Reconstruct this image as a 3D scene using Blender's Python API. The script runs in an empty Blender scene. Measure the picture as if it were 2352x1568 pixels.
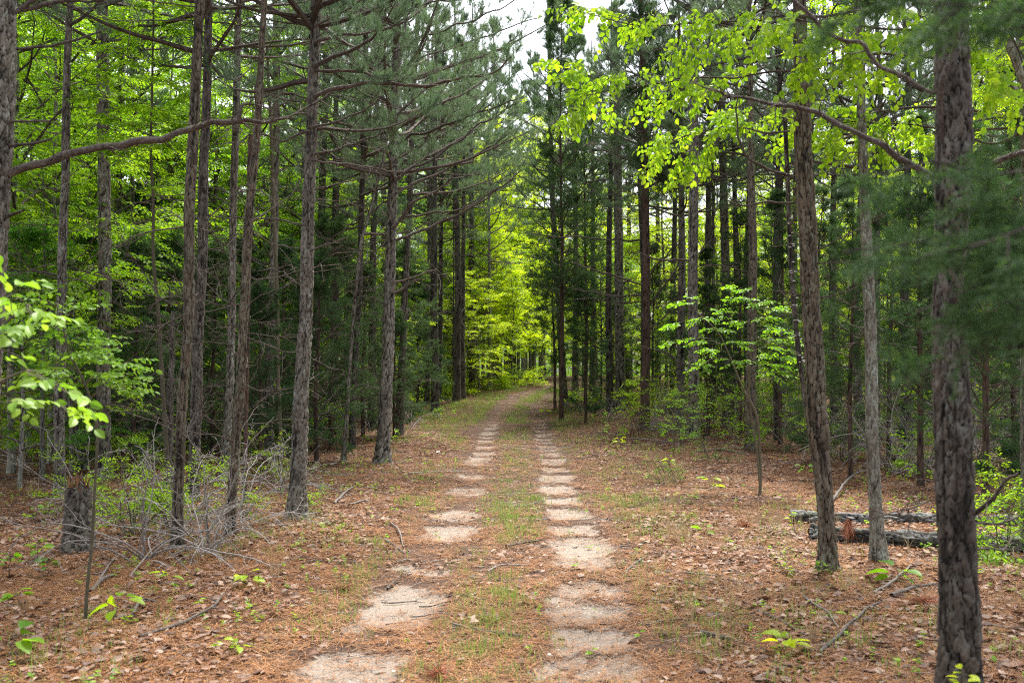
import bpy, math, random
import numpy as np

# ------------------------------------------------------------------ camera, sky, sun, exposure
SC = bpy.context.scene
COL = SC.collection
F = 35.0 / 36.0 * 2352.0            # focal length in units of a 2352 wide frame
CAM_H = 1.75
PITCH = math.atan(71.0 / F)
cam_d = bpy.data.cameras.new('camera')
cam = bpy.data.objects.new('camera', cam_d)
COL.objects.link(cam)
cam.location = (0, 0, CAM_H)
cam.rotation_euler = (math.pi / 2 + PITCH, 0, 0)
cam_d.lens, cam_d.sensor_width = 35.0, 36.0
cam_d.clip_start, cam_d.clip_end = 0.1, 600.0
cam_d.dof.use_dof = True
cam_d.dof.focus_distance = 13.5
cam_d.dof.aperture_fstop = 2.8
SC.camera = cam

SUN_EL, SUN_AZ = 67.0, 20.0          # azimuth clockwise from +Y (the way the camera looks)
world = bpy.data.worlds.new('World')
SC.world = world
world.use_nodes = True
wn, wl = world.node_tree.nodes, world.node_tree.links
bg = wn['Background']
sky = wn.new('ShaderNodeTexSky')
sky.sky_type = 'NISHITA'
sky.sun_disc = False
sky.sun_elevation = math.radians(SUN_EL)
sky.sun_rotation = math.radians(SUN_AZ)
sky.air_density, sky.dust_density, sky.ozone_density = 1.0, 4.0, 1.0
hs = wn.new('ShaderNodeHueSaturation')       # hazy white overcast
hs.inputs['Saturation'].default_value = 0.35
wl.new(sky.outputs[0], hs.inputs['Color'])
wl.new(hs.outputs[0], bg.inputs['Color'])
bg.inputs['Strength'].default_value = 0.15
sun_d = bpy.data.lights.new('sun', 'SUN')
sun_d.energy = 3.0
sun_d.angle = math.radians(14)
sun_d.color = (1.0, 0.965, 0.90)
sun = bpy.data.objects.new('sun', sun_d)
COL.objects.link(sun)
_e, _a = math.radians(SUN_EL), math.radians(SUN_AZ)
from mathutils import Vector, Matrix
sun.rotation_euler = Vector((-math.sin(_a) * math.cos(_e), -math.cos(_a) * math.cos(_e), -math.sin(_e))).to_track_quat('-Z', 'Y').to_euler()
SC.view_settings.view_transform = 'Standard'
SC.view_settings.look = 'None'
SC.view_settings.exposure = 1.6
SC.view_settings.gamma = 1.0
SC.cycles.max_bounces = 7
SC.cycles.diffuse_bounces = 4
SC.cycles.glossy_bounces = 2
SC.cycles.transmission_bounces = 5
SC.cycles.use_adaptive_sampling = False
SC.cycles.filter_width = 1.1
SC.cycles.use_denoising = False
SC.cycles.sample_clamp_indirect = 3.0
SC.cycles.sample_clamp_direct = 8.0

rng = np.random.default_rng(11)
UP = np.array([0., 0., 1.])
PI = math.pi

# ------------------------------------------------------------------ noise
def hash2(i, j, s=0):
    i = np.asarray(i, dtype=np.int64); j = np.asarray(j, dtype=np.int64)
    h = (i * 374761393 + j * 668265263 + s * 1442695041) & 0xFFFFFFFF
    h = ((h ^ (h >> 13)) * 1274126177) & 0xFFFFFFFF
    h = ((h ^ (h >> 16)) * 2246822519) & 0xFFFFFFFF
    return ((h ^ (h >> 15)) & 0xFFFFFF) / float(0xFFFFFF)

def vnoise(x, y, s=0):
    x = np.asarray(x, float); y = np.asarray(y, float)
    i, j = np.floor(x).astype(np.int64), np.floor(y).astype(np.int64)
    fx, fy = x - i, y - j
    fx, fy = fx * fx * (3 - 2 * fx), fy * fy * (3 - 2 * fy)
    a = hash2(i, j, s) * (1 - fx) + hash2(i + 1, j, s) * fx
    b = hash2(i, j + 1, s) * (1 - fx) + hash2(i + 1, j + 1, s) * fx
    return a * (1 - fy) + b * fy

def fbm(x, y, s=0, o=3):
    v, a, t = 0, 0.5, 0
    for k in range(o):
        v = v + a * vnoise(np.asarray(x) * 2 ** k, np.asarray(y) * 2 ** k, s + 17 * k); t += a; a *= .5
    return v / t

def sstep(a, b, x):
    t = np.clip((x - a) / (b - a), 0, 1)
    return t * t * (3 - 2 * t)

# ------------------------------------------------------------------ terrain
CY = [-10, 3, 5.9, 7.3, 11.3, 19.5, 28, 34, 39, 44, 50, 58, 70]
CX = [-.6, -.45, -.25, -.13, 0, .07, .08, .22, .60, 1.4, 3.2, 6.5, 12]
def cx(y): return np.interp(y, CY, CX)
RUT = 0.70
# bare sand stretches in each wheel rut (start, end, metres from the camera)
LEFT = [(3.0, 3.6), (4.2, 5.0), (5.55, 6.40), (6.96, 8.25), (8.9, 9.15), (10.6, 11.6), (12.05, 12.8), (14.4, 15.2), (16.6, 17.1), (18.7, 20.2)]
RIGHT = [(3.2, 4.0), (4.4, 5.2), (5.66, 6.32), (6.42, 6.98), (7.13, 7.80), (7.95, 8.40), (9.10, 10.7), (10.95, 11.5), (12.15, 12.95), (13.4, 14.15), (14.6, 15.6), (16.0, 17.1), (17.5, 18.3), (18.8, 20.0)]
_r = random.Random(5)
for lst in (LEFT, RIGHT):
    y = 20.5
    while y < 46:
        l = _r.uniform(.4, 1.1); lst.append((y, y + l)); y += l + _r.uniform(.25, .6)

def rise(y):
    y = np.asarray(y, float)
    a = .00085 * np.clip(y - 12, 0, 36) ** 2
    return a + np.where(y > 48, .28 * (1 - np.exp(-np.clip(y - 48, 0, 999) / 4.6)), 0)

def sand_mask(x, y):
    """1 where bare sand shows in a rut"""
    x = np.asarray(x, float); y = np.asarray(y, float)
    c = cx(y); out = np.zeros(np.broadcast(x, y).shape)
    wob = (fbm(x * 3.1, y * 3.1, 3) - .5)
    for sgn, lst in ((-1, LEFT), (1, RIGHT)):
        u = x - (c + sgn * RUT) - .10 * (vnoise(y * .9, y * 0 + sgn, 9) - .5)
        yy = y + .55 * wob + .30 * (fbm(x * 9, y * 9, 61) - .5) + .9 * u * u
        along = np.zeros_like(out)
        for a, b in lst:
            e = .16
            along = np.maximum(along, sstep(a - e, a + e, yy) * (1 - sstep(b - e, b + e, yy)))
        wid = .29 - .004 * np.clip(y - 8, 0, 30)
        across = 1 - sstep(wid - .08, wid + .10, np.abs(u) + .22 * wob)
        out = np.maximum(out, (.16 + .84 * along) * across * (1 - .5 * sstep(9, 20, y) * fbm(x * 3, y * 2.2, 71)) * (1 - .22 * sstep(15, 24, y) - .72 * sstep(26, 36, y)))
    return out

def gz(x, y):
    x = np.asarray(x, float); y = np.asarray(y, float)
    u = x - cx(y)
    z = rise(y) + .10 * (fbm(x * .35, y * .35, 1) - .5) * sstep(1.2, 3.0, np.abs(u)) + .05 * (fbm(x * 1.3, y * 1.3, 2) - .5) * sstep(.9, 1.6, np.abs(u))
    z = z + .05 * sstep(1.1, 2.0, np.abs(u))
    rutd = np.minimum(np.abs(u - RUT), np.abs(u + RUT))
    z = z - .045 * (1 - sstep(.10, .45, rutd))
    z = z + .028 * (1 - sand_mask(x, y)) * (1 - sstep(.2, .45, rutd)) + .014 * (fbm(x * 6, y * 6, 4) - .5)
    return z

# ------------------------------------------------------------------ pixel -> world
_c, _s = math.cos(PITCH), math.sin(PITCH)
def ray(px, py):
    a, b = (px - 1176.) / F, (784. - py) / F
    return np.array([a, _c - b * _s, _s + b * _c])
def at(px, py, Y):
    d = ray(px, py)
    return np.array([0, 0, CAM_H]) + d * (Y / d[1])
def on_ground(px, py):
    d = ray(px, py); lo = None
    t = np.arange(2.5, 120, .03)
    z = CAM_H + d[2] * t; g = gz(d[0] * t, d[1] * t)
    k = np.argmax(z < g)
    if not (z < g).any(): k = len(t) - 1
    return np.array([d[0] * t[k], d[1] * t[k], float(g[k])])

# ------------------------------------------------------------------ mesh helpers
class MB:
    def __init__(self): self.V, self.F, self.n, self.A = [], [], 0, {}
    def add(self, V, faces, mat=0, **attrs):
        V = np.asarray(V, float).reshape(-1, 3)
        if not isinstance(faces, list): faces = [faces]
        for f in faces:
            f = np.asarray(f, np.int64)
            if len(f): self.F.append((f + self.n, mat))
        for k, v in attrs.items(): self.A.setdefault(k, []).append((self.n, np.asarray(v, float).ravel()))
        self.V.append(V); self.n += len(V)
        return self
    def mesh(self, name, mats, smooth=True):
        me = bpy.data.meshes.new(name)
        V = np.concatenate(self.V).astype(np.float32) if self.V else np.zeros((0, 3), np.float32)
        me.vertices.add(len(V)); me.vertices.foreach_set('co', V.ravel())
        idx = np.concatenate([f.ravel() for f, _ in self.F]).astype(np.int32)
        tot = np.concatenate([np.full(len(f), f.shape[1]) for f, _ in self.F])
        mi = np.concatenate([np.full(len(f), m) for f, m in self.F]).astype(np.int32)
        me.loops.add(len(idx)); me.loops.foreach_set('vertex_index', idx)
        me.polygons.add(len(tot))
        me.polygons.foreach_set('loop_start', (np.cumsum(tot) - tot).astype(np.int32))
        for k, parts in self.A.items():
            arr = np.zeros(len(V), np.float32)
            for o, v in parts: arr[o:o + len(v)] = v
            me.attributes.new(k, 'FLOAT', 'POINT').data.foreach_set('value', arr)
        for m in (mats if isinstance(mats, (list, tuple)) else [mats]): me.materials.append(m)
        me.polygons.foreach_set('material_index', mi)
        me.polygons.foreach_set('use_smooth', np.full(len(tot), bool(smooth)))
        me.update(calc_edges=True)
        return me

def link(name, me, parent=None, loc=None):
    o = bpy.data.objects.new(name, me); COL.objects.link(o)
    if parent is not None: o.parent = parent
    if loc is not None: o.location = loc
    return o
def thing(name, label, cat, loc=(0, 0, 0), rz=0, group=None, scale=1):
    o = bpy.data.objects.new(name, None); COL.objects.link(o)
    o.location = loc; o.rotation_euler = (0, 0, rz); o.scale = (scale,) * 3
    o.empty_display_size = .2
    o['label'] = label; o['category'] = cat
    if group: o['group'] = group
    return o
def tag(o, label, cat, group=None):
    o['label'] = label; o['category'] = cat
    if group: o['group'] = group
    return o
def kind(o, k): o['kind'] = k; return o

def nrm(v): return v / np.maximum(np.linalg.norm(v, axis=-1, keepdims=True), 1e-9)

def tubes(paths, radii, sides=5):
    """paths (M,N,3), radii (M,N) -> verts, quads"""
    P = np.asarray(paths, float); R = np.asarray(radii, float)
    M, N = R.shape
    T = nrm(np.gradient(P, axis=1))
    ref = np.where(np.abs(T.mean(1))[:, 2:3] > .8, np.array([[1., .13, 0]]), np.array([[.07, .05, 1.]]))[:, None, :]
    A = nrm(np.cross(T, ref)); B = np.cross(T, A)
    th = np.arange(sides) * 2 * PI / sides
    V = P[:, :, None, :] + R[:, :, None, None] * (np.cos(th)[None, None, :, None] * A[:, :, None, :] + np.sin(th)[None, None, :, None] * B[:, :, None, :])
    i = np.arange(M)[:, None, None] * N * sides; j = np.arange(N - 1)[None, :, None] * sides
    k = np.arange(sides)[None, None, :]; k2 = (k + 1) % sides
    Q = np.stack([i + j + k, i + j + k2, i + j + sides + k2, i + j + sides + k], -1).reshape(-1, 4)
    return V.reshape(-1, 3), Q

def frames(d, up=None, roll=0):
    """rotation matrices whose Y axis is d, Z axis close to up"""
    d = nrm(np.asarray(d, float))
    u = np.broadcast_to(UP if up is None else up, d.shape)
    x = np.cross(d, u); bad = np.linalg.norm(x, axis=-1) < 1e-3
    x[bad] = [1, 0, 0]; x = nrm(x); z = np.cross(x, d)
    if np.any(roll):
        c, s = np.cos(roll)[:, None], np.sin(roll)[:, None]
        x, z = c * x + s * z, c * z - s * x
    return np.stack([x, d, z], -1)

def stamp(tv, tf, R, p, s):
    """copies of a template"""
    V = np.einsum('mij,kj->mki', R, tv) * np.asarray(s).reshape(-1, 1, 1) + p[:, None, :]
    off = (np.arange(len(p)) * len(tv))[:, None, None]
    return V.reshape(-1, 3), [(f[None] + off).reshape(-1, f.shape[1]) for f in tf]

def grow(start, d, L, n, curl, wob, g):
    """wandering paths; curl > 0 bends up"""
    M = len(start); P = np.zeros((M, n, 3)); P[:, 0] = start
    d = nrm(np.asarray(d, float).copy()); st = (np.asarray(L) / (n - 1))[:, None]
    for i in range(1, n):
        d = nrm(d + UP * (np.asarray(curl) / (n - 1)).reshape(-1, 1) + g.normal(0, wob, (M, 3)))
        P[:, i] = P[:, i - 1] + d * st
    return P

def offshoots(P, k, t0, t1, ang, g, flat=.35):
    """k side starts for each path: position, direction, t, parent"""
    M, N, _ = P.shape
    t = np.sort(g.uniform(t0, t1, (M, k)), axis=1)
    x = t * (N - 1); i = np.minimum(x.astype(int), N - 2); f = (x - i)[..., None]
    m = np.arange(M)[:, None]
    pos = P[m, i] * (1 - f) + P[m, i + 1] * f
    T = nrm(P[m, i + 1] - P[m, i])
    side = nrm(np.cross(T, UP) + 1e-6); sg = np.where((np.arange(k)[None] + g.integers(0, 2, (M, 1))) % 2, 1., -1.)[..., None]
    nup = np.cross(side, T)
    ph = g.normal(0, flat, (M, k))[..., None]; a = g.uniform(ang[0], ang[1], (M, k))[..., None]
    D = np.cos(a) * T + np.sin(a) * (np.cos(ph) * side * sg + np.sin(ph) * nup)
    return pos.reshape(-1, 3), D.reshape(-1, 3), t.ravel(), np.repeat(np.arange(M), k)

def taper(r0, r1, n, p=1.0):
    t = np.linspace(0, 1, n) ** p
    return np.asarray(r0)[:, None] * (1 - t) + np.asarray(r1)[:, None] * t

# ------------------------------------------------------------------ materials
def new_mat(name):
    m = bpy.data.materials.new(name); m.use_nodes = True
    nt = m.node_tree; nt.nodes.clear()
    return m, nt.nodes, nt.links
def node(N, t, **kw):
    n = N.new(t)
    for k, v in kw.items(): setattr(n, k, v)
    return n
def ramp(N, L, src, stops):
    r = N.new('ShaderNodeValToRGB'); e = r.color_ramp.elements
    while len(e) < len(stops): e.new(.5)
    for el, (p, c) in zip(e, stops): el.position = p; el.color = (*c, 1)
    L.new(src, r.inputs[0]); return r.outputs[0]
def mixc(N, L, f, a, b, mode='MIX'):
    m = N.new('ShaderNodeMix'); m.data_type = 'RGBA'; m.blend_type = mode
    for s, v in ((m.inputs[0], f), (m.inputs[6], a), (m.inputs[7], b)):
        if hasattr(v, 'is_linked'): L.new(v, s)
        elif isinstance(v, (int, float)): s.default_value = v
        else: s.default_value = (*v, 1)
    return m.outputs[2]
def noise(N, L, scale, detail=3, vec=None, rough=.6):
    n = N.new('ShaderNodeTexNoise'); n.inputs['Scale'].default_value = scale; n.inputs['Detail'].default_value = detail
    n.inputs['Roughness'].default_value = rough
    if vec is not None: L.new(vec, n.inputs['Vector'])
    return n.outputs[0]
def objco(N, L, scale=(1, 1, 1)):
    t = N.new('ShaderNodeTexCoord'); m = N.new('ShaderNodeMapping'); m.inputs['Scale'].default_value = scale
    L.new(t.outputs['Object'], m.inputs[0]); return m.outputs[0]
def math_(N, L, op, a, b, clamp=False):
    m = N.new('ShaderNodeMath'); m.operation = op; m.use_clamp = clamp
    for s, v in ((m.inputs[0], a), (m.inputs[1], b)):
        if hasattr(v, 'is_linked'): L.new(v, s)
        else: s.default_value = v
    return m.outputs[0]
def finish(m, N, L, col, rough=.85, bump=None, bstr=.4, bdist=.01, spec=.3, trans=None, tcol=None):
    p = N.new('ShaderNodeBsdfPrincipled'); o = N.new('ShaderNodeOutputMaterial')
    if hasattr(col, 'is_linked'): L.new(col, p.inputs['Base Color'])
    else: p.inputs['Base Color'].default_value = (*col, 1)
    p.inputs['Roughness'].default_value = rough; p.inputs['Specular IOR Level'].default_value = spec
    if bump is not None:
        b = N.new('ShaderNodeBump'); b.inputs['Strength'].default_value = bstr; b.inputs['Distance'].default_value = bdist
        L.new(bump, b.inputs['Height']); L.new(b.outputs[0], p.inputs['Normal'])
    if trans:
        t = N.new('ShaderNodeBsdfTranslucent'); x = N.new('ShaderNodeMixShader'); x.inputs[0].default_value = trans
        if hasattr(tcol, 'is_linked'): L.new(tcol, t.inputs['Color'])
        else: t.inputs['Color'].default_value = (*tcol, 1)
        L.new(p.outputs[0], x.inputs[1]); L.new(t.outputs[0], x.inputs[2]); L.new(x.outputs[0], o.inputs[0])
    else: L.new(p.outputs[0], o.inputs[0])
    return m

def bark(name, crack, lo, hi, lichen, lich_amt=.5):
    m, N, L = new_mat(name)
    pl = node(N, 'ShaderNodeAttribute', attribute_name='plate').outputs['Fac']
    tn = node(N, 'ShaderNodeAttribute', attribute_name='tone').outputs['Fac']
    co = objco(N, L, (1, 1, .45)); fine = noise(N, L, 42, 6, co, .8); big = noise(N, L, 3.0, 3, co)
    oi = N.new('ShaderNodeObjectInfo').outputs['Random']
    t = math_(N, L, 'ADD', math_(N, L, 'MULTIPLY', tn, .45), math_(N, L, 'MULTIPLY', fine, .6))
    body = ramp(N, L, t, [(.33, lo), (.62, hi), (.80, tuple(min(.5, 1.35 * c) for c in hi))])
    lf = math_(N, L, 'MULTIPLY', ramp(N, L, noise(N, L, 24, 6, co, .8), [(.47, (0, 0, 0)), (.60, (1, 1, 1))]), ramp(N, L, big, [(.34, (0, 0, 0)), (.58, (lich_amt,) * 3)]))
    body = mixc(N, L, lf, body, lichen)
    cr = ramp(N, L, math_(N, L, 'ADD', pl, math_(N, L, 'MULTIPLY', math_(N, L, 'SUBTRACT', fine, .5), .9)), [(.10, (0, 0, 0)), (.5, (1, 1, 1))])
    col = mixc(N, L, cr, crack, body)
    hsv = N.new('ShaderNodeHueSaturation'); L.new(col, hsv.inputs['Color'])
    L.new(math_(N, L, 'ADD', math_(N, L, 'MULTIPLY', oi, .5), .72), hsv.inputs['Value']); L.new(math_(N, L, 'ADD', math_(N, L, 'MULTIPLY', big, .9), .75), hsv.inputs['Saturation'])
    return finish(m, N, L, hsv.outputs[0], .9, math_(N, L, 'ADD', fine, math_(N, L, 'MULTIPLY', pl, .8)), .7, .012)
PINE_BARK = bark('pine_bark', (.010, .008, .006), (.034, .027, .021), (.185, .163, .137), (.38, .39, .35), .85)
OLD_BARK = bark('old_bark', (.006, .005, .004), (.022, .017, .013), (.135, .113, .094), (.33, .335, .30), .6)
BROWN_BARK = bark('brown_bark', (.009, .007, .005), (.036, .026, .018), (.185, .15, .115), (.33, .35, .28), .6)
DARK_BARK = bark('dark_bark', (.009, .007, .006), (.020, .016, .014), (.110, .095, .080), (.26, .27, .23), .5)
CEDAR_BARK = bark('cedar_bark', (.018, .011, .009), (.045, .028, .022), (.115, .078, .062), (.24, .24, .22), .25)
OAK_BARK = bark('oak_bark', (.040, .035, .028), (.085, .076, .062), (.20, .185, .155), (.36, .40, .35), .9)

def twig_mat(name, a, b):
    m, N, L = new_mat(name)
    n = noise(N, L, 30, 4, objco(N, L)); oi = N.new('ShaderNodeObjectInfo').outputs['Random']
    c = ramp(N, L, math_(N, L, 'ADD', math_(N, L, 'MULTIPLY', n, .8), math_(N, L, 'MULTIPLY', oi, .3)), [(.3, a), (.75, b)])
    return finish(m, N, L, c, .85, n, .6, .004)
def limb_mat():
    m, N, L = new_mat('branch_bark'); co = objco(N, L)
    a, b = noise(N, L, 55, 6, co, .8), noise(N, L, 14, 4, co, .7); oi = N.new('ShaderNodeObjectInfo').outputs['Random']
    c = ramp(N, L, math_(N, L, 'ADD', math_(N, L, 'MULTIPLY', a, .75), math_(N, L, 'MULTIPLY', b, .35)), [(.40, (.016, .012, .010)), (.53, (.085, .066, .054)), (.66, (.175, .15, .125)), (.78, (.33, .31, .275))])
    h = N.new('ShaderNodeHueSaturation'); L.new(c, h.inputs['Color']); L.new(math_(N, L, 'ADD', math_(N, L, 'MULTIPLY', oi, .5), .7), h.inputs['Value'])
    return finish(m, N, L, h.outputs[0], .9, a, .9, .012)
BRANCH = limb_mat()
DEAD = twig_mat('dead_wood', (.11, .095, .086), (.35, .32, .295))
STEM = twig_mat('green_stem', (.060, .052, .032), (.15, .13, .085))
DARK_TWIG = twig_mat('dark_twig', (.022, .016, .013), (.07, .055, .045))
STICK = twig_mat('stick_wood', (.055, .046, .040), (.21, .185, .165))
RAW = twig_mat('raw_wood', (.13, .055, .025), (.30, .15, .07))

def leaf_mat(name, cols, tcol, trans=.45, rough=.45, spec=.35):
    m, N, L = new_mat(name)
    rp = N.new('ShaderNodeNewGeometry').outputs['Random Per Island']
    oi = N.new('ShaderNodeObjectInfo').outputs['Random']
    c = ramp(N, L, rp, [(i / max(1, len(cols) - 1), k) for i, k in enumerate(cols)])
    h = N.new('ShaderNodeHueSaturation'); L.new(c, h.inputs['Color'])
    L.new(math_(N, L, 'ADD', math_(N, L, 'MULTIPLY', oi, .4), .8), h.inputs['Value'])
    L.new(math_(N, L, 'ADD', math_(N, L, 'MULTIPLY', oi, -.03), .512), h.inputs['Hue'])
    if not trans: return finish(m, N, L, h.outputs[0], rough, spec=spec)
    tc = mixc(N, L, 1.0, h.outputs[0], tcol, 'MULTIPLY')
    return finish(m, N, L, h.outputs[0], rough, spec=spec, trans=trans, tcol=tc)
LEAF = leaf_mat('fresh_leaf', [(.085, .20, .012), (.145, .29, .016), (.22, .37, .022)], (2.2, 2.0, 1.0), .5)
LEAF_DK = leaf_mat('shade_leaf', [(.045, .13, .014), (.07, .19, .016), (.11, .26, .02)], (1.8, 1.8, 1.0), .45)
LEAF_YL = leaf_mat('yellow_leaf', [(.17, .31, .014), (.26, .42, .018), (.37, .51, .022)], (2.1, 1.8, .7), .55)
LEAF_PALE = leaf_mat('pale_leaf', [(.11, .24, .018), (.17, .32, .026), (.24, .39, .042), (.14, .27, .022)], (1.6, 1.55, .9), .45)
LEAF_OV = leaf_mat('round_leaf', [(.10, .24, .014), (.15, .31, .017), (.21, .37, .02)], (1.9, 1.75, .9), .5)
NEEDLE = leaf_mat('pine_needle', [(.085, .145, .09), (.12, .19, .11), (.16, .22, .12)], (1.2, 1.3, .9), .35, .5, .3)
CEDAR = leaf_mat('cedar_leaf', [(.038, .082, .036), (.055, .112, .042), (.085, .15, .05)], (1.3, 1.4, .8), .34, .6, .2)
DRY = leaf_mat('dry_leaf', [(.060, .032, .022), (.20, .10, .062), (.30, .18, .122), (.12, .056, .036), (.40, .29, .22), (.21, .145, .115), (.085, .05, .038), (.34, .235, .175), (.16, .085, .055)], (1, .8, .6), .12, .7, .2)
STRAW = leaf_mat('dry_needle', [(.18, .055, .024), (.32, .115, .046), (.42, .19, .09), (.12, .045, .026), (.36, .21, .13)], (1, 1, 1), 0, .7, .2)
GRASS = leaf_mat('grass_blade', [(.09, .19, .035), (.14, .26, .045), (.22, .32, .08), (.34, .31, .15)], (1.4, 1.4, .8), .35, .5)
DRYGRASS = leaf_mat('dry_grass', [(.42, .28, .14), (.52, .38, .21), (.35, .23, .12)], (1, 1, 1), .2, .6)

def ground_mat():
    m, N, L = new_mat('forest_floor')
    co = objco(N, L)
    sd = node(N, 'ShaderNodeAttribute', attribute_name='sand').outputs['Fac']
    tr = node(N, 'ShaderNodeAttribute', attribute_name='worn').outputs['Fac']
    n1, n2, n3 = noise(N, L, 2.2, 5, co), noise(N, L, 38, 5, co, .75), noise(N, L, 130, 3, co, .7)
    mp = N.new('ShaderNodeMapping'); mp.inputs['Scale'].default_value = (18, 70, 30); L.new(co, mp.inputs[0])
    n4 = noise(N, L, 1.0, 4, mp.outputs[0])
    lit = ramp(N, L, n2, [(.30, (.010, .007, .006)), (.46, (.036, .019, .013)), (.60, (.078, .040, .025)), (.76, (.16, .092, .06))])  # litter base, darkened to stand in for shade between the leaves
    lit = mixc(N, L, ramp(N, L, n4, [(.4, (0, 0, 0)), (.7, (.55, .55, .55))]), lit, (.15, .058, .028))
    lit = mixc(N, L, ramp(N, L, n1, [(.35, (0, 0, 0)), (.65, (.6, .6, .6))]), lit, mixc(N, L, n3, (.036, .025, .02), (.15, .10, .073)))
    dirt = ramp(N, L, n2, [(.3, (.036, .025, .019)), (.55, (.105, .07, .052)), (.75, (.22, .16, .12))])
    lit = mixc(N, L, math_(N, L, 'MULTIPLY', tr, .55), lit, dirt)
    sand = ramp(N, L, n3, [(.25, (.11, .086, .068)), (.45, (.235, .19, .153)), (.62, (.315, .265, .222)), (.8, (.47, .43, .385))])
    sand = mixc(N, L, ramp(N, L, n1, [(.3, (0, 0, 0)), (.7, (.4, .4, .4))]), sand, (.215, .16, .12))
    n5 = noise(N, L, 11, 4, co)
    k = math_(N, L, 'ADD', sd, math_(N, L, 'MULTIPLY', math_(N, L, 'SUBTRACT', math_(N, L, 'MULTIPLY', math_(N, L, 'ADD', n2, n5), .5), .5), 2.4))
    col = mixc(N, L, ramp(N, L, k, [(.34, (0, 0, 0)), (.62, (1, 1, 1))]), lit, sand)
    return finish(m, N, L, col, .95, math_(N, L, 'ADD', n2, math_(N, L, 'MULTIPLY', n3, .5)), .8, .02, .15)
GROUND = ground_mat()
def stone_mat():
    m, N, L = new_mat('quartz_stone')
    n = noise(N, L, 40, 4, objco(N, L)); oi = N.new('ShaderNodeObjectInfo').outputs['Random']
    c = ramp(N, L, n, [(.3, (.42, .34, .26)), (.6, (.68, .63, .56)), (.8, (.78, .75, .70))])
    return finish(m, N, L, c, .8, n, .5, .005)
STONE = stone_mat()

# ------------------------------------------------------------------ ground and trail sheets
def build_ground():
    d = np.arange(-2.1, 2.101, .035)
    o = 2.1 + np.cumsum(np.geomspace(.05, 14, 60))
    U = np.concatenate([-o[::-1], d, o])
    Y = np.concatenate([np.arange(-40, 2.5, 2.5), np.arange(2.5, 4.5, .1), np.arange(4.5, 13, .028), np.arange(13, 30, .07), np.arange(30, 62, .2), 62 + np.cumsum(np.geomspace(.4, 25, 30))])
    uu, yy = np.meshgrid(U, Y)
    xx = uu + cx(yy); zz = gz(xx, yy)
    sm = sand_mask(xx, yy)
    wn = (1 - sstep(.9, 1.5, np.abs(uu) + .5 * (fbm(xx * 2, yy * 2, 8) - .5)))
    V = np.stack([xx, yy, zz], -1).reshape(-1, 3)
    ny, nx = xx.shape
    i, j = np.meshgrid(np.arange(nx - 1), np.arange(ny - 1))
    a = (j * nx + i); Q = np.stack([a, a + 1, a + nx + 1, a + nx], -1).reshape(-1, 4)
    um = np.abs(.5 * (U[:-1] + U[1:]))[None].repeat(ny - 1, 0); ym = (.5 * (Y[:-1] + Y[1:]))[:, None].repeat(nx - 1, 1)
    tr = ((um < 1.2) & (ym > -12) & (ym < 68)).ravel()
    for nm, sel in (('ground', ~tr), ('trail', tr)):
        q = Q[sel]; used = np.unique(q); re = np.full(len(V), -1); re[used] = np.arange(len(used))
        b = MB(); b.add(V[used], re[q], sand=sm.ravel()[used], worn=wn.ravel()[used])
        kind(link(nm, b.mesh(nm, GROUND)), 'structure')
build_ground()

# ------------------------------------------------------------------ leaf, needle and litter templates
def leaf_t(w=.5, fold=.10, droop=.12, fine=False):
    if not fine:
        h = w / 2
        V = np.array([[0, 0, 0], [-h * .85, .28, fold], [-h * .8, .68, fold * .6 - droop * .4], [0, 1, -droop], [h * .8, .68, fold * .6 - droop * .4], [h * .85, .28, fold]])
        return V, [np.array([[0, 3, 2, 1], [0, 5, 4, 3]])]
    y = np.array([0, .12, .28, .45, .62, .78, .9, 1.0]); s = np.array([0, .55, .88, 1., .92, .68, .36, 0]) * w / 2
    z = -droop * y ** 2; n = len(y)
    V = np.concatenate([np.stack([0 * y, y, z], -1), np.stack([-s, y, z + fold * s / w * 2], -1)[1:-1], np.stack([s, y, z + fold * s / w * 2], -1)[1:-1]])
    l = lambda i: 0 if i == 0 else (n - 1 if i == n - 1 else n + i - 1)
    r = lambda i: 0 if i == 0 else (n - 1 if i == n - 1 else n + n - 2 + i - 1)
    q, t = [], []
    for i in range(n - 1):
        if i == 0: t += [[0, 1, l(1)], [0, r(1), 1]]
        elif i == n - 2: t += [[i, i + 1, l(i)], [i, r(i), i + 1]]
        else: q += [[i, i + 1, l(i + 1), l(i)], [i, r(i), r(i + 1), i + 1]]
    return V, [np.array(q), np.array(t)]

def spray_t(n, g, ll=.075, w=.5, ln=.30, fine=False, opp=False, spread=(.7, 1.1), droop=.15):
    """a twig along +Y with leaves in a flat layer"""
    tv, tf = leaf_t(w, .08, droop, fine)
    t = np.linspace(.12, 1, n); sg = np.where(np.arange(n) % 2, 1., -1.)
    if opp: t = np.repeat(np.linspace(.15, 1, (n + 1) // 2), 2)[:n]
    p = np.stack([sg * .004, t * ln, -.10 * ln * t ** 2], -1) + g.normal(0, .006, (n, 3))
    a = g.uniform(*spread, n) * (1 - .8 * (t > .97))
    d = np.stack([np.sin(a) * sg, np.cos(a), g.normal(-.18, .22, n)], -1)
    R = frames(d, UP, g.normal(0, .45, n))
    V, Fs = stamp(tv, tf, R, p, ll * g.uniform(.65, 1.15, n))
    return V, Fs

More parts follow.
